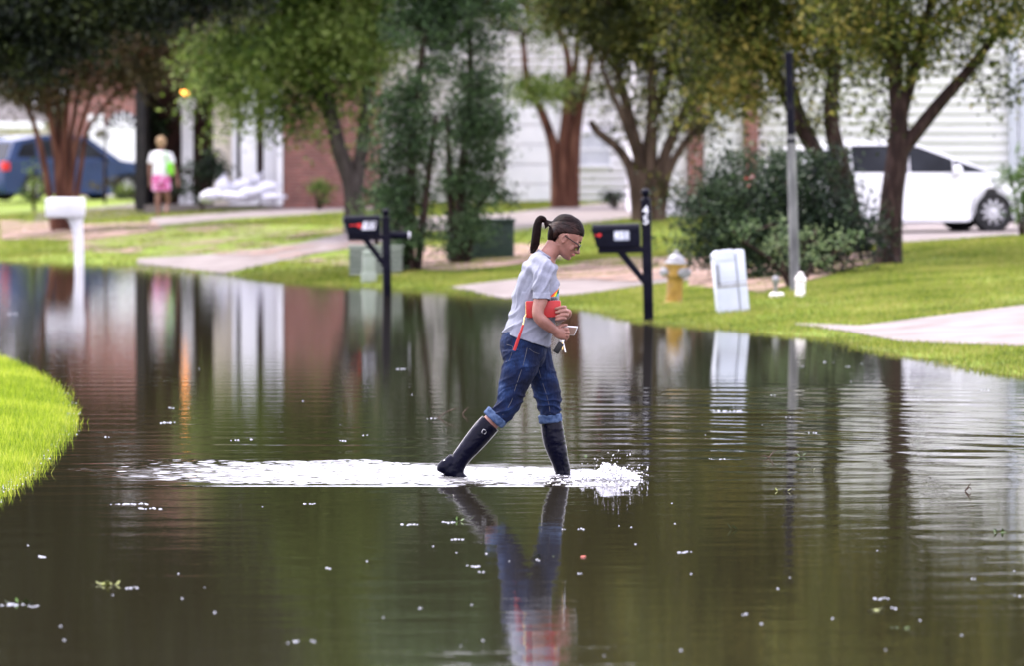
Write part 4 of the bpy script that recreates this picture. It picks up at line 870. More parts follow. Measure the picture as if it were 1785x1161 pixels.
M['skin'] = noisy('skin', [(.185, .080, .060), (.30, .145, .112)], .5, 16, .0006, 60, spec=.4)
b_ = M['skin'].node_tree.nodes['Principled BSDF']; b_.inputs['Subsurface Weight'].default_value = .12; b_.inputs['Subsurface Radius'].default_value = (.02, .008, .004); b_.inputs['Subsurface Scale'].default_value = .5
def hairmat(name, c0, c1):
    m, n, l, b = newmat(name); t = n.new('ShaderNodeTexCoord'); mp = n.new('ShaderNodeMapping'); mp.inputs['Scale'].default_value = (8, 260, 60); mp.inputs['Rotation'].default_value = (0, R(-28), 0)
    l(t.outputs['Object'], mp.inputs[0]); z = n.new('ShaderNodeTexNoise'); z.inputs['Scale'].default_value = 1.5; z.inputs['Detail'].default_value = 4; l(mp.outputs[0], z.inputs[0])
    r = ramp(n, [c0, c1], [.3, .95]); l(z.outputs['Fac'], r.inputs[0]); l(r.outputs[0], b.inputs['Base Color']); b.inputs['Roughness'].default_value = .5; b.inputs['Specular IOR Level'].default_value = .06
    bp = n.new('ShaderNodeBump'); bp.inputs['Distance'].default_value = .004; l(z.outputs['Fac'], bp.inputs['Height']); l(bp.outputs[0], b.inputs['Normal']); return m
M['hair'] = hairmat('dark_auburn_hair', (.0012, .0006, .0008), (.014, .004, .0035))
M['tee'] = noisy('grey_jersey', [(.19, .20, .25), (.23, .24, .29)], .9, 40, .0006, 60)
def denim():
    m, n, l, b = newmat('denim'); t = n.new('ShaderNodeTexCoord'); z = n.new('ShaderNodeTexNoise'); z.inputs['Scale'].default_value = 9; z.inputs['Detail'].default_value = 5
    mp = n.new('ShaderNodeMapping'); mp.inputs['Scale'].default_value = (1, 1, .9); l(t.outputs['Object'], mp.inputs[0]); l(mp.outputs[0], z.inputs[0])
    r = ramp(n, [(.0008, .0025, .013), (.002, .0075, .033), (.008, .022, .072), (.05, .085, .18)], [.3, .52, .66, .8]); l(z.outputs['Fac'], r.inputs[0])
    z2 = n.new('ShaderNodeTexNoise'); z2.inputs['Scale'].default_value = 160; z2.inputs['Detail'].default_value = 2; mp2 = n.new('ShaderNodeMapping'); mp2.inputs['Scale'].default_value = (1, 1, .3); l(t.outputs['Object'], mp2.inputs[0]); l(mp2.outputs[0], z2.inputs[0])
    mx = n.new('ShaderNodeMix'); mx.data_type = 'RGBA'; mx.blend_type = 'MULTIPLY'; mx.inputs[0].default_value = .6; rr = ramp(n, [(.6, .6, .65), (1.3, 1.3, 1.25)], [.35, .65]); l(z2.outputs['Fac'], rr.inputs[0]); l(r.outputs[0], mx.inputs[6]); l(rr.outputs[0], mx.inputs[7])
    l(mx.outputs[2], b.inputs['Base Color']); b.inputs['Roughness'].default_value = .85; b.inputs['Specular IOR Level'].default_value = .2
    bp = n.new('ShaderNodeBump'); bp.inputs['Distance'].default_value = .002; l(z2.outputs['Fac'], bp.inputs['Height']); l(bp.outputs[0], b.inputs['Normal']); return m
M['denim'] = denim(); M['denim_in'] = noisy('denim_turnup', [(.012, .028, .075), (.07, .11, .20)], .9, 40, .002, 90)
M['boot'] = noisy('navy_rubber', [(.0003, .0004, .004), (.0006, .0009, .008)], .12, 5, .003, 14, spec=.10)
M['rim_highlight'] = noisy('pale_rim_highlight', [(.4, .4, .38), (.5, .5, .47)], .5, 20)
M['steel'] = noisy('steel', [(.5, .5, .5), (.65, .65, .65)], .25, 20, metal=1)
M['gold'] = noisy('gold_metal', [(.6, .42, .16), (.8, .6, .25)], .3, 20, metal=1)
M['coral'] = noisy('coral_leather', [(.34, .022, .024), (.42, .04, .038)], .38, 12, .0008, 70)
M['blackplastic'] = noisy('black_plastic', [(.008, .008, .009), (.015, .015, .016)], .35, 10)
M['stitch'] = noisy('stitch', [(.10, .10, .11), (.17, .16, .15)], .8, 60)

D0 = 33.86
def W3(px, py, y=0): p = P(px, py, D0); return Vector((p.x, D0+y, p.z))
wm = thing('person', 'woman in grey t-shirt, rolled jeans and tall dark boots wading through the water', 'person', W3(892, 830))
EAR = W3(984, 416); PA = R(31); HS = 1.04
def hd(x, y, z):   # head frame in cm: x forward, y away, z up from chin; ear hole at (0, ., 9.5)
    x, z = x*HS/100, (z-9.5)*HS/100
    return Vector((EAR.x+x*math.cos(PA)+z*math.sin(PA), D0+y/100, EAR.z-x*math.sin(PA)+z*math.cos(PA)))
def headloft(rows, seg=32, ex=1.):
    rows_ = [Vector((z, (b+f)/2, (f-b)/2)) for z, b, f, hw in rows]; hw_ = [Vector((h, 0, 0)) for *_, h in rows]
    rows_ = cat(rows_, 4); hw_ = cat(hw_, 4); V = []; F = []; n_ = len(rows_)
    for r, h in zip(rows_, hw_):
        for j in range(seg): t = 2*math.pi*j/seg; V.append(hd(r.y+r.z*math.cos(t), h.x*math.sin(t), r.x))
    for i in range(n_-1):
        for j in range(seg): a_, b_ = i*seg+j, i*seg+(j+1) % seg; F.append((a_, b_, b_+seg, a_+seg))
    c0 = len(V); V.append(hd(rows_[0].y, 0, rows_[0].x)); c1 = len(V); V.append(hd(rows_[-1].y, 0, rows_[-1].x))
    for j in range(seg): F.append((c0, (j+1) % seg, j, j)); F.append((c1, (n_-1)*seg+j, (n_-1)*seg+(j+1) % seg, (n_-1)*seg+(j+1) % seg))
    return V, F
def ell(c, r, seg=16, rings=10, rot=None, head=False):
    V = []; F = []
    for i in range(rings+1):
        ph = math.pi*i/rings
        for j in range(seg):
            t = 2*math.pi*j/seg; v = Vector((r[0]*math.sin(ph)*math.cos(t), r[1]*math.sin(ph)*math.sin(t), r[2]*math.cos(ph)))
            if rot: v = rot @ v
            V.append(hd(c[0]+v.x, c[1]+v.y, c[2]+v.z) if head else Vector(c)+v)
    for i in range(rings):
        for j in range(seg): a_, b_ = i*seg+j, i*seg+(j+1) % seg; F.append((a_, b_, b_+seg, a_+seg))
    return V, F
def Hh(c, r, **k): return ell(c, r, head=True, **k)
def ht(pts, rad, seg=10): return T([hd(*p) for p in pts], rad, seg)
body = []
body.append(headloft([(-.2, 4.6, 6.9, .8), (.7, 2, 8.0, 2.4), (2, -1, 8.55, 4.0), (3.2, -3.0, 8.5, 4.8), (4.4, -4.5, 9.0, 5.2), (5.4, -5.2, 8.8, 5.6), (7, -6.2, 8.5, 6.2), (8.6, -7.2, 8.25, 6.6),
      (10, -8, 8.05, 6.8), (11.5, -8.6, 8.75, 7.0), (13.2, -9, 9.0, 7.2), (15, -9.2, 8.75, 7.3), (17, -9.1, 8.0, 7.0), (19, -8.1, 6.2, 6.1), (20.6, -6.2, 3.8, 4.6), (21.6, -3, 1, 2.2)]))
body.append(ht([(8.4, 0, 11), (9.3, 0, 9.2), (10.5, 0, 7.4), (10.9, 0, 6.7), (9.6, 0, 6.3), (8.0, 0, 6.2)], [(.007, .006), (.0085, .008), (.010, .011), (.009, .012), (.008, .011), (.005, .008)], 12))
for sy in (-1, 1):
    body.append(Hh((9.4, sy*1.25, 6.6), (1., .75, .7))); body.append(Hh((8.25, sy*3.1, 9.9), (.9, 1.7, 1.2)))
    body.append(Hh((5.6, sy*4.1, 7.4), (2.0, 1.2, 2.0))); body.append(Hh((7.7, sy*3, 11.6), (1.3, 2.4, .8)))
    # ear: rim, lobe, tragus
    body.append(ht([(.8, sy*6.9, 8.0), (-.2, sy*7.5, 7.4), (-1.2, sy*7.9, 8.6), (-1.7, sy*8.2, 10.3), (-1.1, sy*8.2, 11.8), (.2, sy*7.8, 12.3), (1.2, sy*7.2, 11.6), (1.4, sy*6.9, 10.4)], [.005, .006, .0045, .0042, .0042, .0042, .004, .004], 8))
    body.append(Hh((-.1, sy*6.9, 9.6), (1.4, .7, 2.2)))
body.append(Hh((8.7, 0, 4.75), (1.05, 2.2, .55))); body.append(Hh((8.6, 0, 3.7), (1.0, 2.0, .6))); body.append(Hh((7.7, 0, 1.4), (1.3, 1.9, 1.3)))
body.append(T([W3(950, 458), W3(955, 446), W3(962, 435), W3(970, 423)], [(.066, .07), (.053, .055), (.052, .055), (.055, .058)], 20))
# torso, hips and legs under the clothes
body.append(sect([((938, 440), (962, 455), .055, 0), ((924, 450), (966, 466), .13, 0), ((912, 466), (968, 480), .16, 0), ((903, 490), (968, 500), .155, 0), ((898, 520), (966, 524), .14, 0), ((896, 545), (965, 550), .135, 0), ((886, 575), (957, 590), .15, 0), ((880, 600), (950, 612), .15, 0), ((884, 625), (945, 630), .14, 0)], W3))
body.append(T([W3(909, 610, -.085), W3(905, 640, -.09), W3(896, 672, -.095), W3(886, 706, -.10), W3(868, 722, -.10), W3(852, 740, -.10), W3(830, 768, -.10), W3(802, 803, -.10)], [.085, .08, .07, .055, .05, .052, .045, .035]))
body.append(T([W3(935, 612, .085), W3(944, 645, .09), W3(955, 690, .09), W3(959, 715, .09), W3(962, 745, .09), W3(970, 790, .09), W3(979, 818, .09)], [.08, .075, .062, .055, .052, .043, .035]))
body.append(T([W3(799, 803, -.10), W3(788, 813, -.10), W3(802, 830, -.10), W3(820, 848, -.10)], [.028, .024, .024, .016])); body.append(T([W3(980, 822, .09), W3(981, 842, .09), W3(1000, 851, .09), W3(1018, 854, .09)], [.026, .026, .024, .014]))
# near arm
body.append(T([W3(947, 468, -.155), W3(944, 495, -.195), W3(942, 520, -.222), W3(937.5, 538, -.235), W3(939.5, 551, -.238), W3(950, 561.5, -.225), W3(962, 571, -.20), W3(969, 577, -.18)], [(.05, .048), (.046, .044), (.043, .041), (.036, .038), (.036, .038), (.036, .035), (.030, .027), (.025, .023)]))
# near hand: back of the fist with curled fingers, thumb on top of the phone
body.append(T([W3(966, 574, -.19), W3(972, 578, -.177), W3(979, 580, -.168), W3(984, 580, -.165)], [(.024, .02), (.034, .02), (.036, .019), (.031, .016)], 16))
for i, (kx, ky, L_) in enumerate(((987.5, 571.5, 1), (989, 577.5, 1.08), (987.5, 583.5, 1.0), (984, 588.5, .82))):
    yk = -.168+.006*i
    body.append(T([W3(kx-8, ky+1, yk), W3(kx, ky, yk), W3(kx+2.2, ky+3.2, yk+.022*L_), W3(kx-.5, ky+5.2, yk+.048*L_), W3(kx-6*L_, ky+4.5, yk+.055)], [.0105, .0105, .0092, .0085, .0072], 10))
body.append(T([W3(970, 571, -.165), W3(977, 567, -.145), W3(983, 565, -.135), W3(989, 566, -.130)], [.013, .012, .0105, .0085], 10))
# far arm comes across the front, fingers wrap over the wallet end
body.append(T([W3(949, 468, .155), W3(948, 500, .20), W3(950, 530, .21), W3(960, 548, .19), W3(974, 553, .06), W3(983, 550, -.08), W3(985, 547, -.13)], [.048, .045, .04, .038, .033, .026, .024]))
body.append(T([W3(985, 550, -.11), W3(986.5, 545, -.15), W3(986.5, 541, -.185)], [(.022, .03), (.026, .034), (.018, .03)], 16))
for i, (kx, ky, L_) in enumerate(((984.5, 533.5, .9), (988, 540, 1.05), (987.5, 547, 1.0), (984.5, 553, .85))):
    body.append(T([W3(kx-1, ky+1, -.165), W3(kx, ky, -.205), W3(kx-6*L_, ky-.5, -.222), W3(kx-13*L_, ky+1., -.220), W3(kx-20*L_, ky+2.6, -.213)], [.0115, .0112, .0096, .0088, .0072], 10))
body.append(T([W3(983, 548, -.14), W3(976, 536, -.15), W3(968, 531, -.155)], [.013, .011, .009], 10))
bodyo = skin_mesh('body', body, .0042, M['skin'], wm, 2)
# eyes, brows, lips
for sy in (-1, 1):
    V, F = Hh((8.35, sy*3.1, 9.7), (.95, 1.15, 1.0)); skin_ = link('eye', bpy.data.meshes.new('eye'), noisy('eye_dark', [(.02, .012, .01), (.12, .10, .09)], .2, 9) if sy < 0 else bpy.data.materials['eye_dark'], wm)
    skin_.data.from_pydata([tuple(v) for v in V], [], F)
    V, F = ht([(8.9, sy*1.6, 12.1), (8.8, sy*3.2, 12.5), (7.6, sy*4.9, 12.2)], [.0035, .004, .0025], 8); q = link('eyebrow', bpy.data.meshes.new('eyebrow'), M['hair'], wm); q.data.from_pydata([tuple(v) for v in V], [], [tuple(dict.fromkeys(f)) for f in F])
V, F = ht([(7.9, -2.5, 4.3), (9.25, -1.2, 4.5), (9.75, 0, 4.6), (9.25, 1.2, 4.5), (7.9, 2.5, 4.3)], [.002, .0045, .005, .0045, .002], 8)
q = link('lips', bpy.data.meshes.new('lips'), noisy('lip', [(.36, .10, .10), (.42, .13, .12)], .4, 9), wm); q.data.from_pydata([tuple(v) for v in V], [], [tuple(dict.fromkeys(f)) for f in F])
# hair cap pulled back into a ponytail
hair = [headloft([(4.2, -8.2, -2.8, 3.4), (6, -9.3, -2.8, 5.2), (8, -10.2, -2.3, 6.4), (10, -10.8, -1.9, 7.3), (11.8, -11.2, .4, 7.5), (13.2, -11.3, 5.0, 7.8), (15, -11.2, 7.5, 8.0), (16.6, -11.0, 8.6, 7.8), (18.4, -10.4, 7.9, 7.2), (20.3, -9.3, 6.6, 6.1), (22.2, -7, 4.4, 4.2), (23.4, -4, 1.6, 1.8)])]
hair.append(T([W3(957, 392), W3(953, 388), W3(950, 386)], [.034, .02, .016], 14))
def hd_disp(co): return .0012*vn(co, (40, 300, 140))
ho = skin_mesh('hair', hair, .004, M['hair'], wm, 3, hd_disp)
V, F = T([W3(938.5, 434.5), W3(951, 440), W3(964, 452.5)], [.001]*3, 6, 1)
pony = [T([W3(952, 387), W3(947, 380.5), W3(941, 381), W3(937, 392), W3(935, 408), W3(932, 424), W3(928, 435), W3(924.5, 441)], [.013, .016, .020, .025, .027, .024, .015, .003], 16)]
for k in range(13):
    ox, oy = rng.uniform(-4, 5), rng.uniform(-.02, .02)
    pony.append(T([W3(940, 385, oy), W3(937+ox*.5, 405, oy), W3(934+ox, 425, oy), W3(927+ox*1.3, 438+rng.uniform(-3, 4), oy)], [.009, .009, .007, .002], 8))
po = skin_mesh('ponytail', pony, .004, M['hair'], wm, 2, lambda co: .0022*vn(co, (260, 260, 10)))
V, F = T([W3(955, 388.8), W3(951.5, 387.3)], [.0145, .0145], 14, 1); q = link('hair_tie', bpy.data.meshes.new('hair_tie'), M['blackplastic'], po); q.data.from_pydata([tuple(v) for v in V], [], [tuple(dict.fromkeys(f)) for f in F])
# combed strands from the hairline back to the tie
dg.update() if False else None
dg2 = bpy.context.evaluated_depsgraph_get(); dg2.update(); from mathutils.bvhtree import BVHTree
bh = BVHTree.FromObject(ho, dg2); iw = ho.matrix_world.inverted(); sv = []; sf = []; tie = W3(955, 389)
for k in range(120):
    z_ = rng.uniform(5, 22.5); sy = rng.choice([-1, 1]) if k > 90 else -1
    xs_ = float(np.interp(z_, [5, 8, 11.8, 13.2, 15, 16.6, 18.4, 20.3, 22.5], [-4, -2.3, .4, 4.4, 7, 8.2, 7.6, 6.2, 3.5]))-rng.uniform(0, 2.5)
    a0 = hd(xs_, sy*rng.uniform(5.5, 9), z_+rng.uniform(-.5, .5)); pts = []
    for i in range(9):
        t_ = i/8; q_ = a0.lerp(tie+Vector((0, -.03*(1-t_)*(1 if sy < 0 else -1), 0)), t_)+Vector((0, -.05*math.sin(math.pi*t_)*(1 if sy < 0 else -1), .02*math.sin(math.pi*t_)))
        hh_ = bh.find_nearest(iw @ q_); pts.append(ho.matrix_world @ hh_[0]+hh_[1]*.0006)
    rr_ = rng.uniform(.0007, .0019); v, f = T(pts, [rr_*.5]+[rr_]*7+[rr_*.6], 5, 2); o_ = len(sv); sv += [tuple(x_) for x_ in v]; sf += [tuple(dict.fromkeys(i+o_ for i in x_)) for x_ in f]
for k in range(70):   # short fine hairs that break up the hairline
    z_ = rng.uniform(6, 19); xs_ = float(np.interp(z_, [6, 8, 11.8, 13.2, 15, 16.6, 19], [-3, -2.3, .4, 5.0, 7.5, 8.5, 7.4])); yy = -float(np.interp(z_, [6, 11.8, 13.2, 15, 16.6, 19], [5.6, 7.2, 6.6, 5, 2.5, 1]))*rng.uniform(.6, 1)
    a0 = hd(xs_-1, yy-.5, z_+.6); h0 = bh.find_nearest(iw @ a0); a0 = ho.matrix_world @ h0[0]+h0[1]*.0005; v, f = T([a0, a0+Vector((rng.uniform(.002, .009), -.002, -rng.uniform(.004, .012)))], [.0009, .0003], 4, 1); o_ = len(sv); sv += [tuple(x_) for x_ in v]; sf += [tuple(dict.fromkeys(i+o_ for i in x_)) for x_ in f]
for k in range(26):   # loose wisps under the ponytail and at the nape
    b0_ = W3(rng.uniform(928, 938), rng.uniform(415, 430), rng.uniform(-.03, .03)); v, f = T([b0_, b0_+Vector((rng.normal(-.008, .008), rng.normal(0, .01), -.03)), b0_+Vector((rng.normal(-.022, .014), rng.normal(0, .015), rng.uniform(-.075, -.045)))], [.0016, .0013, .0004], 5, 3); o_ = len(sv); sv += [tuple(x_) for x_ in v]; sf += [tuple(dict.fromkeys(i+o_ for i in x_)) for x_ in f]
q = link('hair_strands', bpy.data.meshes.new('hair_strands'), noisy('hair_highlight', [(.003, .001, .001), (.030, .009, .006)], .45, 30, spec=.3), ho); q.data.from_pydata(sv, [], sf); q['kind'] = 'stuff'
for pl in q.data.polygons: pl.use_smooth = True
# glasses
gl = []
for sy in (-1, 1):
    pts = [hd(9.9-.25*(abs(math.cos(a))), sy*(3.3+2.5*math.cos(a)), 9.7+1.75*math.sin(a)) for a in np.linspace(0, 2*math.pi, 17)]; gl.append(T(pts, [.0023]*17, 8, 1))
    gl.append(T([hd(9.6, sy*5.8, 10.4), hd(7, sy*6.9, 10.8), (hd(2, sy*7.7, 11.1)), hd(-.8, sy*8.1, 11.3)], [.0026]*4, 8, 1))
gl.append(T([hd(9.9, -1, 10.2), hd(10.1, 0, 10.4), hd(9.9, 1, 10.2)], [.002]*3, 8, 1))
V = []; F = []
for v, f in gl: o_ = len(V); V += [tuple(q) for q in v]; F += [tuple(dict.fromkeys(i+o_ for i in q)) for q in f]
q = link('glasses', bpy.data.meshes.new('glasses'), M['blackplastic'], wm); q.data.from_pydata(V, [], F)
lens_m = noisy('lens', [(.03, .025, .04), (.07, .06, .09)], .08, 9, spec=.3)
for sy in (-1, 1):
    b = MB(); b.b.faces.new([b.b.verts.new(hd(9.75, sy*(3.3+2.4*math.cos(a)), 9.7+1.65*math.sin(a))) for a in np.linspace(0, 2*math.pi, 16, endpoint=False)]); ln = b.done('lens', lens_m, q)
# t-shirt
tee = [sect([((939, 434), (963, 451), .062, 0), ((931, 440), (968, 458), .12, 0), ((920, 449), (971, 466), .17, 0), ((910, 461), (972, 479), .19, 0), ((902, 484), (974, 496), .185, 0), ((895, 507), (976, 514), .178, 0), ((890, 533), (975, 537), .17, 0), ((887, 552), (969, 561), .168, 0), ((881, 566), (963, 585), .175, 0), ((876, 580), (957, 606), .182, 0)], W3)]
tee.append(T([W3(940, 456, -.12), W3(947, 470, -.18), W3(945, 492, -.205), W3(944, 508, -.215), W3(943.5, 521, -.222)], [(.062, .055), (.070, .055), (.062, .054), (.057, .056), (.056, .06)]))
tee.append(T([W3(942, 456, .12), W3(949, 470, .175), W3(948, 495, .20), W3(949, 518, .21)], [(.062, .055), (.064, .055), (.056, .05), (.055, .052)]))
def tee_d(co):
    x = (co[:, 0]); z = co[:, 2]; y = co[:, 1]-D0
    px = 892.5+x*292.9; py = 250+(CAMZ-z)*292.9
    d = .004*vn(co, (7, 7, 7), 3)
    # long drag folds from the bust and armpit toward the back, and slack rolls above the hem
    u = (px-905)*.55+(py-560)*1.0; rid = 1-np.abs(np.sin(u/7.5+1.6*vn(co, (6, 6, 6), 9)))*2
    d += .0065*np.clip(rid, -.3, 1)*np.exp(-((py-568)/30)**2)
    u2 = (px-925)*1.0+(py-500)*.55; rid2 = 1-np.abs(np.sin(u2/8+1.5*vn(co, (5, 5, 5), 5)))*2
    d += .0050*np.clip(rid2, -.5, 1)*np.exp(-((py-498)/36)**2)
    u3 = (py-470)*1.0-(px-940)*.5; d += .0028*np.sin(u3/4+2*vn(co, (9, 9, 9), 2))*np.exp(-((py-462)/22)**2)
    w_ = 1-np.abs(np.sin((px*.9+py*.35)/3.4+2.2*vn(co, (10, 10, 10), 12)))*2
    d += .0022*np.clip(w_, -.4, 1)*np.exp(-((py-500)/45)**2)
    d = np.where((y < -.14) & (py > 508), d*.35, d); return 1.9*d*(py > 438)-.002
to = skin_mesh('tshirt', tee, .005, M['tee'], wm, 5, tee_d)
cl_ = []
for k in range(25):
    a = 2*math.pi*k/24; c0, c1 = W3(939.5, 435.5), W3(962.5, 451); cc = (c0+c1)/2; ax = (c1-c0)/2; cl_.append(cc+ax*1.04*math.cos(a)+Vector((0, .064*math.sin(a), 0)))
V, F = T(cl_, [.0065]*25, 8, 1); q = link('collar', bpy.data.meshes.new('collar'), M['tee'], to); q.data.from_pydata([tuple(v) for v in V], [], [tuple(dict.fromkeys(f)) for f in F])
for pl in q.data.polygons: pl.use_smooth = True
# rainbow chest print with dark lettering below it
dg = bpy.context.evaluated_depsgraph_get(); dg.update()
from mathutils.bvhtree import BVHTree
bv = BVHTree.FromObject(to, dg)
def onshirt(px, py, off=.002):
    p = W3(px, py, -.6); h = bv.ray_cast(to.matrix_world.inverted() @ p, Vector((0, 1, 0)))
    return (to.matrix_world @ h[0])+Vector((.0005, -off, 0)) if h[0] else W3(px, py, -.1)
cols = [('red', (.55, .03, .02)), ('orange', (.75, .18, .02)), ('yellow', (.80, .60, .03)), ('green', (.10, .42, .06)), ('teal', (.05, .3, .4))]
for i, (nm, c) in enumerate(cols):
    b = MB(); m_ = noisy('print_'+nm, [c, c], .8, 5); N_ = 6
    a0, a1 = 958.5+i*2.9, 961.4+i*2.9; t0, t1 = 973.2+i*.35, 973.6+i*.35
    q0 = [onshirt(a0+(t0-a0)*k/N_, 515.5-14*k/N_) for k in range(N_+1)]; q1 = [onshirt(a1+(t1-a1)*k/N_, 515.5-14*k/N_) for k in range(N_+1)]
    for k in range(N_): b.quad(q0[k], q1[k], q1[k+1], q0[k+1])
    b.done('rainbow_stripe', m_, to)
b = MB()
GL = {'B': ['110', '101', '110', '101', '110'], 'H': ['101', '101', '111', '101', '101'], 'A': ['010', '101', '111', '101', '101'], 'M': ['101', '111', '111', '101', '101'], 'S': ['011', '100', '010', '001', '110']}
cx_ = 957.6
for ch in 'HAMAS'[:4]:
    for r_i, row in enumerate(GL[ch]):
        for c_i, v in enumerate(row):
            if v == '1':
                x_ = cx_+c_i*1.15; y_ = 517+r_i*1.1; b.quad(onshirt(x_, y_), onshirt(x_+1.15, y_), onshirt(x_+1.15, y_+1.1), onshirt(x_, y_+1.1))
    cx_ += 4.2
b.done('print_lettering', M['blackplastic'], to)
# jeans
jn = [sect([((877, 574), (957, 590), .165, 0), ((871, 592), (954, 604), .172, 0), ((871, 608), (953, 616), .17, 0), ((876, 626), (950, 630), .16, 0), ((884, 640), (944, 640), .12, 0)], W3)]
jn.append(T([W3(909, 612, -.08), W3(908, 634, -.09), W3(900, 656, -.095), W3(892, 682, -.10), W3(887, 702, -.10), W3(876, 718, -.10), W3(866, 727, -.10)], [(.125, .10), (.112, .10), (.102, .095), (.088, .085), (.078, .08), (.070, .075), (.066, .07)]))
jn.append(T([W3(932, 612, .075), W3(940, 636, .085), W3(948, 664, .09), W3(955, 692, .09), W3(958, 710, .09), W3(959, 726, .09)], [(.10, .10), (.088, .095), (.086, .09), (.084, .085), (.072, .078), (.066, .07)]))
def jn_d(co):
    px = 892.5+co[:, 0]*292.9; py = 250+(CAMZ-co[:, 2])*292.9; y = co[:, 1]-D0
    n1 = vn(co, (9, 9, 9), 4); near = y < 0
    u = np.where(near, (py-700)*.9+(px-885)*.45, (py-700)*1.0-(px-955)*.15)
    kn = np.exp(-np.where(py > 700, ((py-712)/26)**2, ((py-712)/30)**2))
    f1 = 1-2*np.abs(np.sin(u/4.6+3.5*n1)); f2 = 1-2*np.abs(np.sin((py-620)/7+(px-910)/16*np.where(near, 1, -1)+3*n1))
    d = .0085*kn*np.clip(f1, -.5, 1)+.0042*np.clip(f2, -.3, 1)*np.exp(-((py-645)/34)**2)+.003*n1+.002*vn(co, (40, 40, 70), 2)
    return d-.003
jo = skin_mesh('jeans', jn, .005, M['denim'], wm, 3, jn_d)
for nm, a, c, r in (('near', (868.5, 721.5, -.10), (858.5, 732.5, -.10), .073), ('far', (958.6, 724, .09), (960, 739, .09), .070)):
    A_, B_ = W3(*a), W3(*c); V, F = T([A_, A_.lerp(B_, .15), A_.lerp(B_, .5), A_.lerp(B_, .85), B_], [r*.95, r*1.03, r*1.01, r*1.03, r*.93], 24, 2)
    skin_mesh('turn_up', [(V, F)], .005, M['denim_in'], jo, 1, lambda co: .0025*vn(co, (60, 60, 60)))
# seams and pocket stitching
def seam(pts, y, par, name='seam', r=.0012, mat=None, bvh=None):
    out = []
    for px, py in pts:
        h = bvh.ray_cast(W3(px, py, -.9)-wm.location+Vector(par.matrix_world.inverted() @ wm.location) if False else (par.matrix_world.inverted() @ W3(px, py, -.9)), Vector((0, 1, 0)))
        out.append((par.matrix_world @ h[0])+Vector((0, -.0008, 0)) if h[0] else None)
    out = [q for q in out if q is not None]
    if len(out) < 2: return
    V, F = T(out, [r]*len(out), 6, 2); q = link(name, bpy.data.meshes.new(name), mat or M['stitch'], par); q.data.from_pydata([tuple(v) for v in V], [], [tuple(dict.fromkeys(f)) for f in F])
dg.update(); bj = BVHTree.FromObject(jo, dg)
seam([(919, 604), (916, 618), (912, 634), (905, 655), (898, 676), (893, 694), (886, 708), (876, 722)], 0, jo, 'side_seam', .0009, None, bj)
seam([(873, 597), (884, 600), (894, 603), (892, 614), (888, 626), (882, 630), (876, 626)], 0, jo, 'pocket_seam', .0009, None, bj)
seam([(938, 640), (942, 655), (947, 672), (953, 690), (957, 706), (959, 722)], 0, jo, 'inner_seam', .0009, None, bj)
seam([(922, 606), (930, 612), (940, 616)], 0, jo, 'pocket_seam', .0009, None, bj)
# boots
def boot(shapes, nm): return skin_mesh(nm, shapes, .005, M['boot'], wm, 3, lambda co: .003*vn(co, (14, 14, 22), 8)+.0015*vn(co, (40, 40, 60), 1))
bn = boot([T([W3(855, 737, -.10), W3(845, 748, -.10), W3(829, 767, -.10), W3(813, 786, -.10), W3(803, 799, -.10), W3(796, 810, -.10), W3(792, 822, -.10)], [(.063, .06), (.065, .062), (.062, .06), (.055, .055), (.052, .05), (.055, .048), (.055, .045)]),
           T([W3(780, 805, -.10), W3(772, 815, -.10), W3(768, 822, -.10)], [.03, (.036, .036), .022]), T([W3(794, 800, -.10), W3(783, 815, -.10), W3(800, 832, -.10), W3(818, 848, -.10), W3(832, 858, -.10)], [(.045, .042), (.048, .04), (.042, .045), (.034, .05), (.016, .035)])], 'boot')
bf = boot([T([W3(962, 737, .09), W3(965, 760, .09), W3(970, 783, .09), W3(976, 803, .09), W3(981, 822, .09), W3(981, 840, .09)], [(.064, .062), (.067, .064), (.063, .06), (.053, .053), (.047, .047), (.05, .045)]),
           T([W3(966, 850, .09), W3(978, 846, .09), W3(995, 848, .09), W3(1015, 853, .09), W3(1030, 856, .09)], [(.03, .035), (.045, .04), (.038, .045), (.03, .05), (.012, .035)])], 'boot')
def rim_line(par, cl, rad, side, y):  # pale line along a boot edge, sky reflection put in as colour
    c = [W3(*q_, y) for q_ in cl]; c = cat(c, 3); rr_ = [v.x for v in cat([Vector((v, 0, 0)) for v in rad], 3)]; out = []
    for i in range(len(c)):
        t = (c[min(i+1, len(c)-1)]-c[max(i-1, 0)]).normalized(); n_ = Vector((t.z, 0, -t.x))*side; out.append(c[i]+n_*(rr_[i]-.0005))
    V, F = T(out, [.0024]*len(out), 6, 1); q = link('rim_highlight', bpy.data.meshes.new('rim_highlight'), M['rim_highlight'], par); q.data.from_pydata([tuple(v) for v in V], [], [tuple(dict.fromkeys(f)) for f in F])
CN = [(855, 737), (845, 748), (829, 767), (813, 786), (803, 799)]; RN = [.063, .065, .062, .055, .052]
for sd in (1, -1): rim_line(bn, CN, RN, sd, -.10)
rim_line(bf, [(962, 737), (965, 760), (970, 783), (976, 803), (981, 822)], [.064, .067, .063, .053, .047], 1, .09)
dg.update(); bb = BVHTree.FromObject(bn, dg)
seam([(853, 742), (845, 752), (838, 760)], 0, bn, 'strap', .005, M['boot'], bb)
seam([(843, 746.5), (848, 749.5), (845.5, 755), (840, 752), (843, 746.5)], 0, bn, 'buckle', .0022, M['steel'], bb)
seam([(770, 806), (777, 812), (783, 820)], 0, bn, 'heel_seam', .0015, M['boot'], bb)

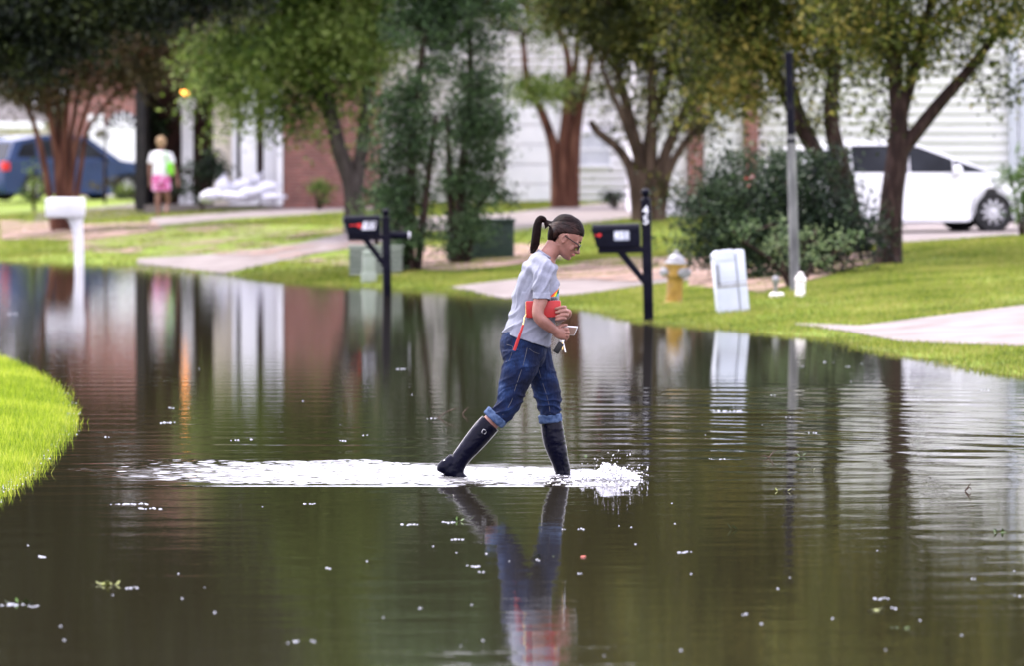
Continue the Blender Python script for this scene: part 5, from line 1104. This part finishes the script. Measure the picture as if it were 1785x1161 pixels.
# held things
wl = thing('wallet', 'coral red zip wallet clamped under the woman\'s arm', 'wallet', W3(947, 537, -.19))
b = MB(); A_ = W3(916.5, 537, -.19); c_ = W3(947, 537, -.19)
b.box(-.104, .104, -.012, .012, -.0505, .0505, .008); b.done('body', M['coral'], wl, True, False, Matrix.Rotation(R(-1.5), 4, 'Y'))
MB().box(-.1065, -.098, -.0035, .0035, -.045, .045, .001).done('zip', M['gold'], wl, False, False)
V, F = T([W3(917, 546, -.205), W3(914, 552, -.215), W3(913, 558, -.218), W3(911.5, 564, -.22)], [.0035, .005, .0035, .005], 8); q = link('clasp', bpy.data.meshes.new('clasp'), M['gold'], wl); q.data.from_pydata([tuple(v) for v in V], [], [tuple(dict.fromkeys(f)) for f in F])
V, F = T([W3(912, 563, -.22), W3(908, 576, -.222), W3(902, 593, -.222), W3(896.5, 609, -.22)], [(.006, .004), (.0075, .004), (.009, .004), (.0085, .004)], 10); q = link('wrist_strap', bpy.data.meshes.new('wrist_strap'), M['coral'], wl); q.data.from_pydata([tuple(v) for v in V], [], [tuple(dict.fromkeys(f)) for f in F])
ph = thing('phone', 'pale-cased mobile phone in the woman\'s right hand', 'phone', W3(991, 575, -.12))
mt = Matrix.Rotation(R(4), 4, 'Y') @ Matrix.Rotation(R(25), 4, 'X') @ Matrix(((1, 0, .28, 0), (0, 1, 0, 0), (0, 0, 1, 0), (0, 0, 0, 1)))
MB().box(-.045, .045, -.005, .005, -.031, .031, .004).done('case', M['trim'], ph, True, False, mt)
MB().box(-.04, .04, -.0065, -.0052, -.026, .026, .0005).done('back_plate', noisy('rose_gold', [(.32, .22, .17), (.42, .3, .24)], .3, 9, metal=.4), ph, False, False, mt)
ky = thing('car_keys', 'bunch of car keys with black fob hanging from the woman\'s hand', 'keys', W3(978, 600, -.14))
mt = Matrix.Rotation(R(32), 4, 'Y')
MB().box(-.019, .019, -.008, .008, -.05, .02, .007).done('fob', M['blackplastic'], ky, True, False, Matrix.Translation((-.008, 0, -.005)) @ mt)
V, F = tube_arr([Vector((.006+.013*math.cos(a), .0, .03+.016*math.sin(a))) for a in np.linspace(0, 2*math.pi, 13)], [.002]*13, 6, 1, Vector((0, 1, 0))); q = link('ring', bpy.data.meshes.new('ring'), M['steel'], ky, False); q.data.from_pydata([tuple(v) for v in V], [], [tuple(dict.fromkeys(f)) for f in F])
MB().box(.010, .018, -.0015, .0015, -.05, .02, .001).ball((.014, 0, .02), .009, 2, (1, .2, 1)).done('key', M['steel'], ky, False, False, Matrix.Rotation(R(-14), 4, 'Y'))
MB().box(.004, .011, -.004, -.001, -.03, .015, .001).done('brass_key', M['gold'], ky, False, False, Matrix.Rotation(R(-2), 4, 'Y'))

# person walking away by the brick house
D1 = 119.
def W4(px, py, y=0): p = P(px, py, D1); return Vector((p.x, D1+y, p.z))
p2 = thing('person', 'person in white top and pink patterned shorts walking away by the porch', 'person', W4(282, 375))
bd = [ell(W4(281, 249), (.095, .10, .125)), T([W4(281, 258), W4(281, 266)], [.055, .07]), T([W4(281, 266), W4(281, 285), W4(281, 302), W4(281, 322)], [(.17, .1), (.15, .1), (.14, .11), (.17, .12)])]
bd += [T([W4(274, 318), W4(276, 335), W4(275, 352), W4(276, 368)], [.085, .065, .055, .035]), T([W4(288, 318), W4(290, 335), W4(292, 348, .12), W4(290, 360, .1)], [.085, .065, .055, .035]), T([W4(276, 368), W4(276, 374), W4(274, 376, .1)], [.035, .04, .035]), T([W4(290, 360, .1), W4(290, 367, .0), W4(292, 370, -.05)], [.035, .04, .03])]
bd += [T([W4(266, 268), W4(262, 285), W4(261, 300), W4(262, 313)], [.05, .042, .034, .028]), T([W4(296, 268), W4(301, 285), W4(306, 300), W4(309, 313)], [.05, .042, .034, .028])]
for hx, hy in ((262, 317), (310, 317)):
    bd.append(T([W4(hx, hy-4), W4(hx, hy), W4(hx, hy+3)], [.03, (.036, .02), .025]))
    for k in range(4): bd.append(T([W4(hx-1.8+k*1.2, hy+2), W4(hx-1.9+k*1.2, hy+7), W4(hx-1.6+k*1.1, hy+10-abs(k-1.5))], [.011, .010, .008], 8))
    bd.append(T([W4(hx+2, hy-1, -.02), W4(hx+4, hy+3, -.03)], [.012, .009], 8))
M['skin2'] = noisy('skin_tanned', [(.18, .09, .065), (.25, .13, .10)], .5, 12)
skin_mesh('body', bd, .009, M['skin2'], p2, 2)
skin_mesh('hair', [ell(W4(281, 246)+Vector((0, -.012, 0)), (.11, .115, .12)), T([W4(281, 247, -.06), W4(281, 256, -.07)], [.08, .05])], .01, noisy('blond_hair', [(.22, .14, .07), (.36, .25, .14)], .6, 30), p2, 2)
skin_mesh('white_top', [T([W4(281, 262), W4(281, 268), W4(281, 285), W4(281, 300), W4(281, 307)], [(.10, .08), (.2, .125), (.18, .125), (.18, .14), (.185, .14)]), T([W4(268, 266), W4(264, 278), W4(263, 284)], [.07, .065, .062]), T([W4(294, 266), W4(299, 278), W4(300, 284)], [.07, .065, .062])], .01, M['trim'], p2, 2, lambda co: .008*vn(co, (9, 9, 9)))
pk = noisy('pink_pattern', [(.55, .04, .20), (.62, .16, .40), (.75, .5, .7)], .8, 16, pos=[.4, .52, .62])
skin_mesh('shorts', [T([W4(281, 303), W4(281, 312), W4(281, 320)], [(.18, .14), (.2, .15), (.2, .14)]), T([W4(274, 318), W4(274, 332)], [(.105, .11), (.105, .11)], 20, 1), T([W4(289, 318), W4(290, 331)], [(.105, .11), (.105, .11)], 20, 1)], .01, pk, p2, 2, lambda co: .008*vn(co, (9, 9, 12)))
bg_ = thing('shoulder_bag', 'lime green bag hanging at the walking person\'s side', 'bag', W4(298, 302, -.12))
skin_mesh('bag', [ell(W4(297, 292, -.16), (.085, .06, .13)), ell(W4(299, 298, -.16), (.07, .06, .10))], .01, noisy('lime_fabric', [(.16, .52, .03), (.22, .62, .06)], .6, 12), bg_, 2)
V, F = T([W4(293, 284, -.17), W4(290, 272, -.15), W4(289, 263, -.06)], [.012, .012, .012], 8); q = link('strap', bpy.data.meshes.new('strap'), bpy.data.materials['lime_fabric'], bg_); q.data.from_pydata([tuple(v) for v in V], [], [tuple(dict.fromkeys(f)) for f in F])

# ------------------------------------------------------------------ splash, bubbles, leaves and twigs on the water
m, n, l, b = newmat('splash_water'); b.inputs['Base Color'].default_value = (.92, .92, .95, 1); b.inputs['Roughness'].default_value = .2
M['splash'] = m
def WW(px, py, dz=0):
    """point on the water under that image position"""
    lo = 19636./max(py-250, 1); p = P(px, py, lo); p.z = dz; return p
base = WW(1072, 838); sp = thing('water_splash', 'white splash kicked up ahead of the woman\'s front boot', 'splash', base)
shp = []
for k in range(520):
    px = rng.uniform(1000, 1114); e = np.interp(px, [1000, 1038, 1050, 1075, 1100, 1115], [5, 13, 28, 24, 14, 3]); py = 838-e*rng.uniform(0, 1)**.7
    c = P(px, 838, 33.4+rng.normal(0, .10)); c.z = (838-py)/292.9; r_b = rng.uniform(.003, .008)
    shp.append(ell(c, (r_b*rng.uniform(.8, 2.4), r_b*rng.uniform(.8, 1.6), r_b*rng.uniform(.5, 1)), 8, 5, Matrix.Rotation(rng.uniform(-.7, .9), 3, 'Y')))
for (pa, pb, r0) in (((1036, 828), (1046, 809), .010), ((1044, 818), (1056, 806), .010), ((1052, 809), (1075, 811), .007), ((1062, 812), (1092, 821), .007), ((1030, 830), (1085, 826), .011), ((1010, 834), (1050, 828), .008), ((1080, 822), (1106, 834), .006), ((1100, 835), (1128, 836), .004)):
    a_, c_ = W3(*pa, -.45), W3(*pb, -.45); shp.append(T([a_, a_.lerp(c_, .5)+Vector((0, rng.normal(0, .03), .006)), c_], [r0*.7, r0, r0*.5], 8))
skin_mesh('sheet', shp, .0038, M['splash'], sp, 1, lambda co: .0035*vn(co, (60, 60, 60))+.0015*vn(co, (160, 160, 160)))['kind'] = 'stuff'
b = MB()
for k in range(120):
    px = rng.uniform(1010, 1130); mx_ = np.interp(px, [1000, 1040, 1080, 1120, 1150], [16, 40, 52, 34, 6]); py = 838-mx_*rng.uniform(0, 1)
    p = P(px, 838, 33.4+rng.normal(0, .15)); p.z = (838-py)/292.9; b.ball(p, rng.uniform(.001, .0032)*(1.3 if rng.uniform() > .93 else 1), 2, (1, 1, rng.uniform(1, 2.6)), Matrix.Rotation(rng.uniform(-.5, .9), 3, 'Y'))
o = b.done('droplets', M['splash'], sp, True); o['kind'] = 'stuff'
b = MB()
for k in range(260):
    px = rng.uniform(955, 1120); py = rng.uniform(823, 848); p = WW(px, py, .001); b.ball(p, rng.uniform(.002, .006), 2, (1.5, 1.5, .5))
o = b.done('froth', M['splash'], sp, True); o['kind'] = 'stuff'

m, n, l, b = newmat('foam_bubble'); b.inputs['Base Color'].default_value = (.42, .44, .48, 1); b.inputs['Roughness'].default_value = .08
M['bubble'] = m
b = MB()
for k in range(520):
    y_ = rng.uniform(30.5, 46); x_ = float(np.interp(y_, _LY, _LX))+.03*math.sin(y_*4.1)+abs(rng.normal(0, .05)); b.ball((x_, y_, .0), rng.uniform(.002, .0055), 1, (1, 1, .8))
tag(b.done('shore_froth', m, None, True), 'white froth caught in the grass edge of the left lawn', 'froth', None, 'stuff')
spots = [(25, 547, 4), (295, 738, 5), (300, 712, 3), (190, 763, 2), (412, 769, 3), (700, 644, 4), (755, 731, 3), (1270, 717, 9), (1720, 681, 3), (74, 973, 4), (233, 1027, 4), (230, 880, 14), (262, 888, 8), (717, 916, 6), (785, 912, 5), (828, 989, 5), (800, 943, 4), (940, 979, 2), (985, 924, 2),
         (1015, 924, 3), (1195, 964, 5), (1013, 1002, 2), (1208, 1003, 1), (1540, 1045, 5), (1298, 1074, 1), (1304, 1073, 1), (515, 1122, 4), (548, 1121, 2), (735, 1062, 2), (575, 993, 2), (375, 1072, 1), (1776, 1040, 2), (1700, 1012, 2), (1400, 640, 2), (1440, 632, 2), (1380, 730, 3), (1420, 755, 3), (1180, 915, 1), (600, 770, 3), (890, 980, 1), (20, 1057, 8), (60, 1060, 4),
         (640, 760, 2), (530, 700, 1), (720, 690, 1), (1240, 801, 2), (1260, 802, 3), (1480, 640, 2), (1620, 700, 2), (1560, 1062, 2), (1110, 950, 1), (1190, 1135, 1), (840, 1000, 3), (670, 1080, 1), (440, 768, 2), (545, 880, 4), (1350, 690, 2), (1330, 1090, 1)]
for px, py, k in spots:
    c = WW(px, py); b = MB(); s_ = c.y/FPX
    for i in range(k):
        rr = rng.uniform(.003, .006)*(1 if py > 800 else 1.25)
        b.ball(((i-k/2)*rng.uniform(3, 7)*s_, rng.normal(0, .03), .0), rr, 2, (rng.uniform(1, 2.2) if k > 3 else 1, 1.1, .8))
    o = b.done('foam_bubbles', M['bubble'], None, True); o.location = c; tag(o, 'small cluster of white foam bubbles floating on the floodwater', 'bubbles', 'foam bubbles floating on the water')
for k in range(48):
    px = rng.uniform(0, 1785); py = rng.uniform(620, 1150)
    if px < 150 and py < 900: continue
    c = WW(px, py); b = MB(); b.ball((0, 0, 0), rng.uniform(.0025, .0055), 2, (1, 1, .8)); o = b.done('foam_bubbles', M['bubble'], None, True); o.location = c
    tag(o, 'single round foam bubble floating on the floodwater', 'bubbles', 'single bubbles floating on the water')
M['fleaf'] = noisy('floating_leaf', [(.03, .075, .01), (.08, .15, .02)], .45, 30); M['fleafy'] = noisy('floating_leaf_yellow', [(.09, .12, .02), (.19, .20, .035)], .45, 30); M['fleafr'] = noisy('floating_leaf_red', [(.28, .04, .02), (.4, .09, .05)], .45, 30)
def leaf(px, py, n_, size, mat, lab, up=.5):
    c = WW(px, py); b = MB()
    for i in range(n_):
        a = rng.uniform(0, 6.28) if n_ > 1 else .3; L_ = size*rng.uniform(.5, .85); el = rng.uniform(-.05, up); d = Vector((math.cos(a)*math.cos(el), math.sin(a)*math.cos(el), abs(math.sin(el)))); sd_ = Vector((-math.sin(a), math.cos(a), .2)).normalized()*L_*.2
        o_ = Vector((rng.normal(0, size*.5) if n_ > 2 else 0, rng.normal(0, size*.6) if n_ > 2 else 0, .003)); b.quad(o_, o_+d*L_*.4+sd_, o_+d*L_, o_+d*L_*.45-sd_)
        b.quad(o_+Vector((0, 0, -.0015)), o_+d*L_*.45-sd_+Vector((0, 0, -.0015)), o_+d*L_+Vector((0, 0, -.0015)), o_+d*L_*.4+sd_+Vector((0, 0, -.0015)))
    o = b.done('floating_leaves' if n_ > 1 else 'floating_leaf', mat); o.location = c; tag(o, lab, 'leaves' if n_ > 1 else 'leaf')
leaf(190, 1022, 16, .05, M['fleafy'], 'tangle of green weed floating at the lower left of the water', .7)
leaf(42, 1055, 8, .045, M['fleaf'], 'green weed sprig floating at the far lower left beside foam bubbles', 1.1)
leaf(575, 810, 2, .05, M['fleaf'], 'tiny upright green leaf in the white wake behind the woman', 1.2)
leaf(798, 910, 6, .05, M['fleaf'], 'green leaf sprig floating beside the boot reflection', .9)
leaf(958, 972, 3, .06, M['fleaf'], 'bright green leaf floating on the woman\'s reflection', .6)
leaf(1012, 974, 2, .06, M['fleafr'], 'small red leaf floating right of the woman\'s reflection', .2)
leaf(1283, 925, 3, .05, M['fleaf'], 'upright green leaf floating right of centre in open water', 1.2)
leaf(1525, 1067, 9, .05, M['fleafy'], 'yellow-green leaf cluster floating at the lower right', .5)
leaf(1566, 1098, 4, .035, M['fleaf'], 'small dark green leaf just below the yellow-green cluster', .3)
leaf(1362, 858, 4, .045, M['fleafy'], 'yellow-green leaf floating on the reflection of the grey pole', .7)
leaf(1392, 797, 4, .045, M['fleaf'], 'pale green sprig floating beside two thin twigs', 1.1)
leaf(1020, 797, 5, .04, M['fleaf'], 'green sprig floating above the splash', 1.0)
leaf(1742, 930, 4, .045, M['fleaf'], 'green sprig floating near the right edge', .9)
leaf(1417, 822, 2, .03, M['fleafy'], 'small curled leaf between the two tree reflections', .9)
M['twig'] = noisy('twig_bark', [(.05, .03, .025), (.12, .08, .065)], .8, 40)
def twig(segs, lab, y=0.):
    b = MB(); c = WW(*segs[0][0], 0)
    for sg in segs:
        pts = []
        for px, py, h in [(q[0], q[1], q[2] if len(q) > 2 else 0) for q in sg]:
            p = WW(sg[0][0], sg[0][1]); s_ = p.y/FPX; pts.append(Vector((p.x+(px-sg[0][0])*s_, p.y, .002+(sg[0][1]-py)*s_))-c)
        b.tube(pts, [.004]+[.003]*(len(pts)-2)+[.0015], 6)
    o = b.done('twig', M['twig'], None, True); o.location = c; tag(o, lab, 'twig')
twig([[(764, 729), (778, 720), (790, 715), (800, 713)]], 'thin bent twig sticking out of the water left of the woman')
twig([[(806, 723), (812, 716), (817, 711)]], 'short twig poking from the water just left of the woman')
twig([[(1340, 800), (1348, 790), (1353, 786)], [(1340, 800), (1332, 796), (1326, 799)]], 'forked twig floating right of the woman in rippled water')
twig([[(1682, 858), (1688, 850), (1692, 844)], [(1682, 858), (1690, 852), (1693, 856)]], 'little forked twig at the right among bright ripples')
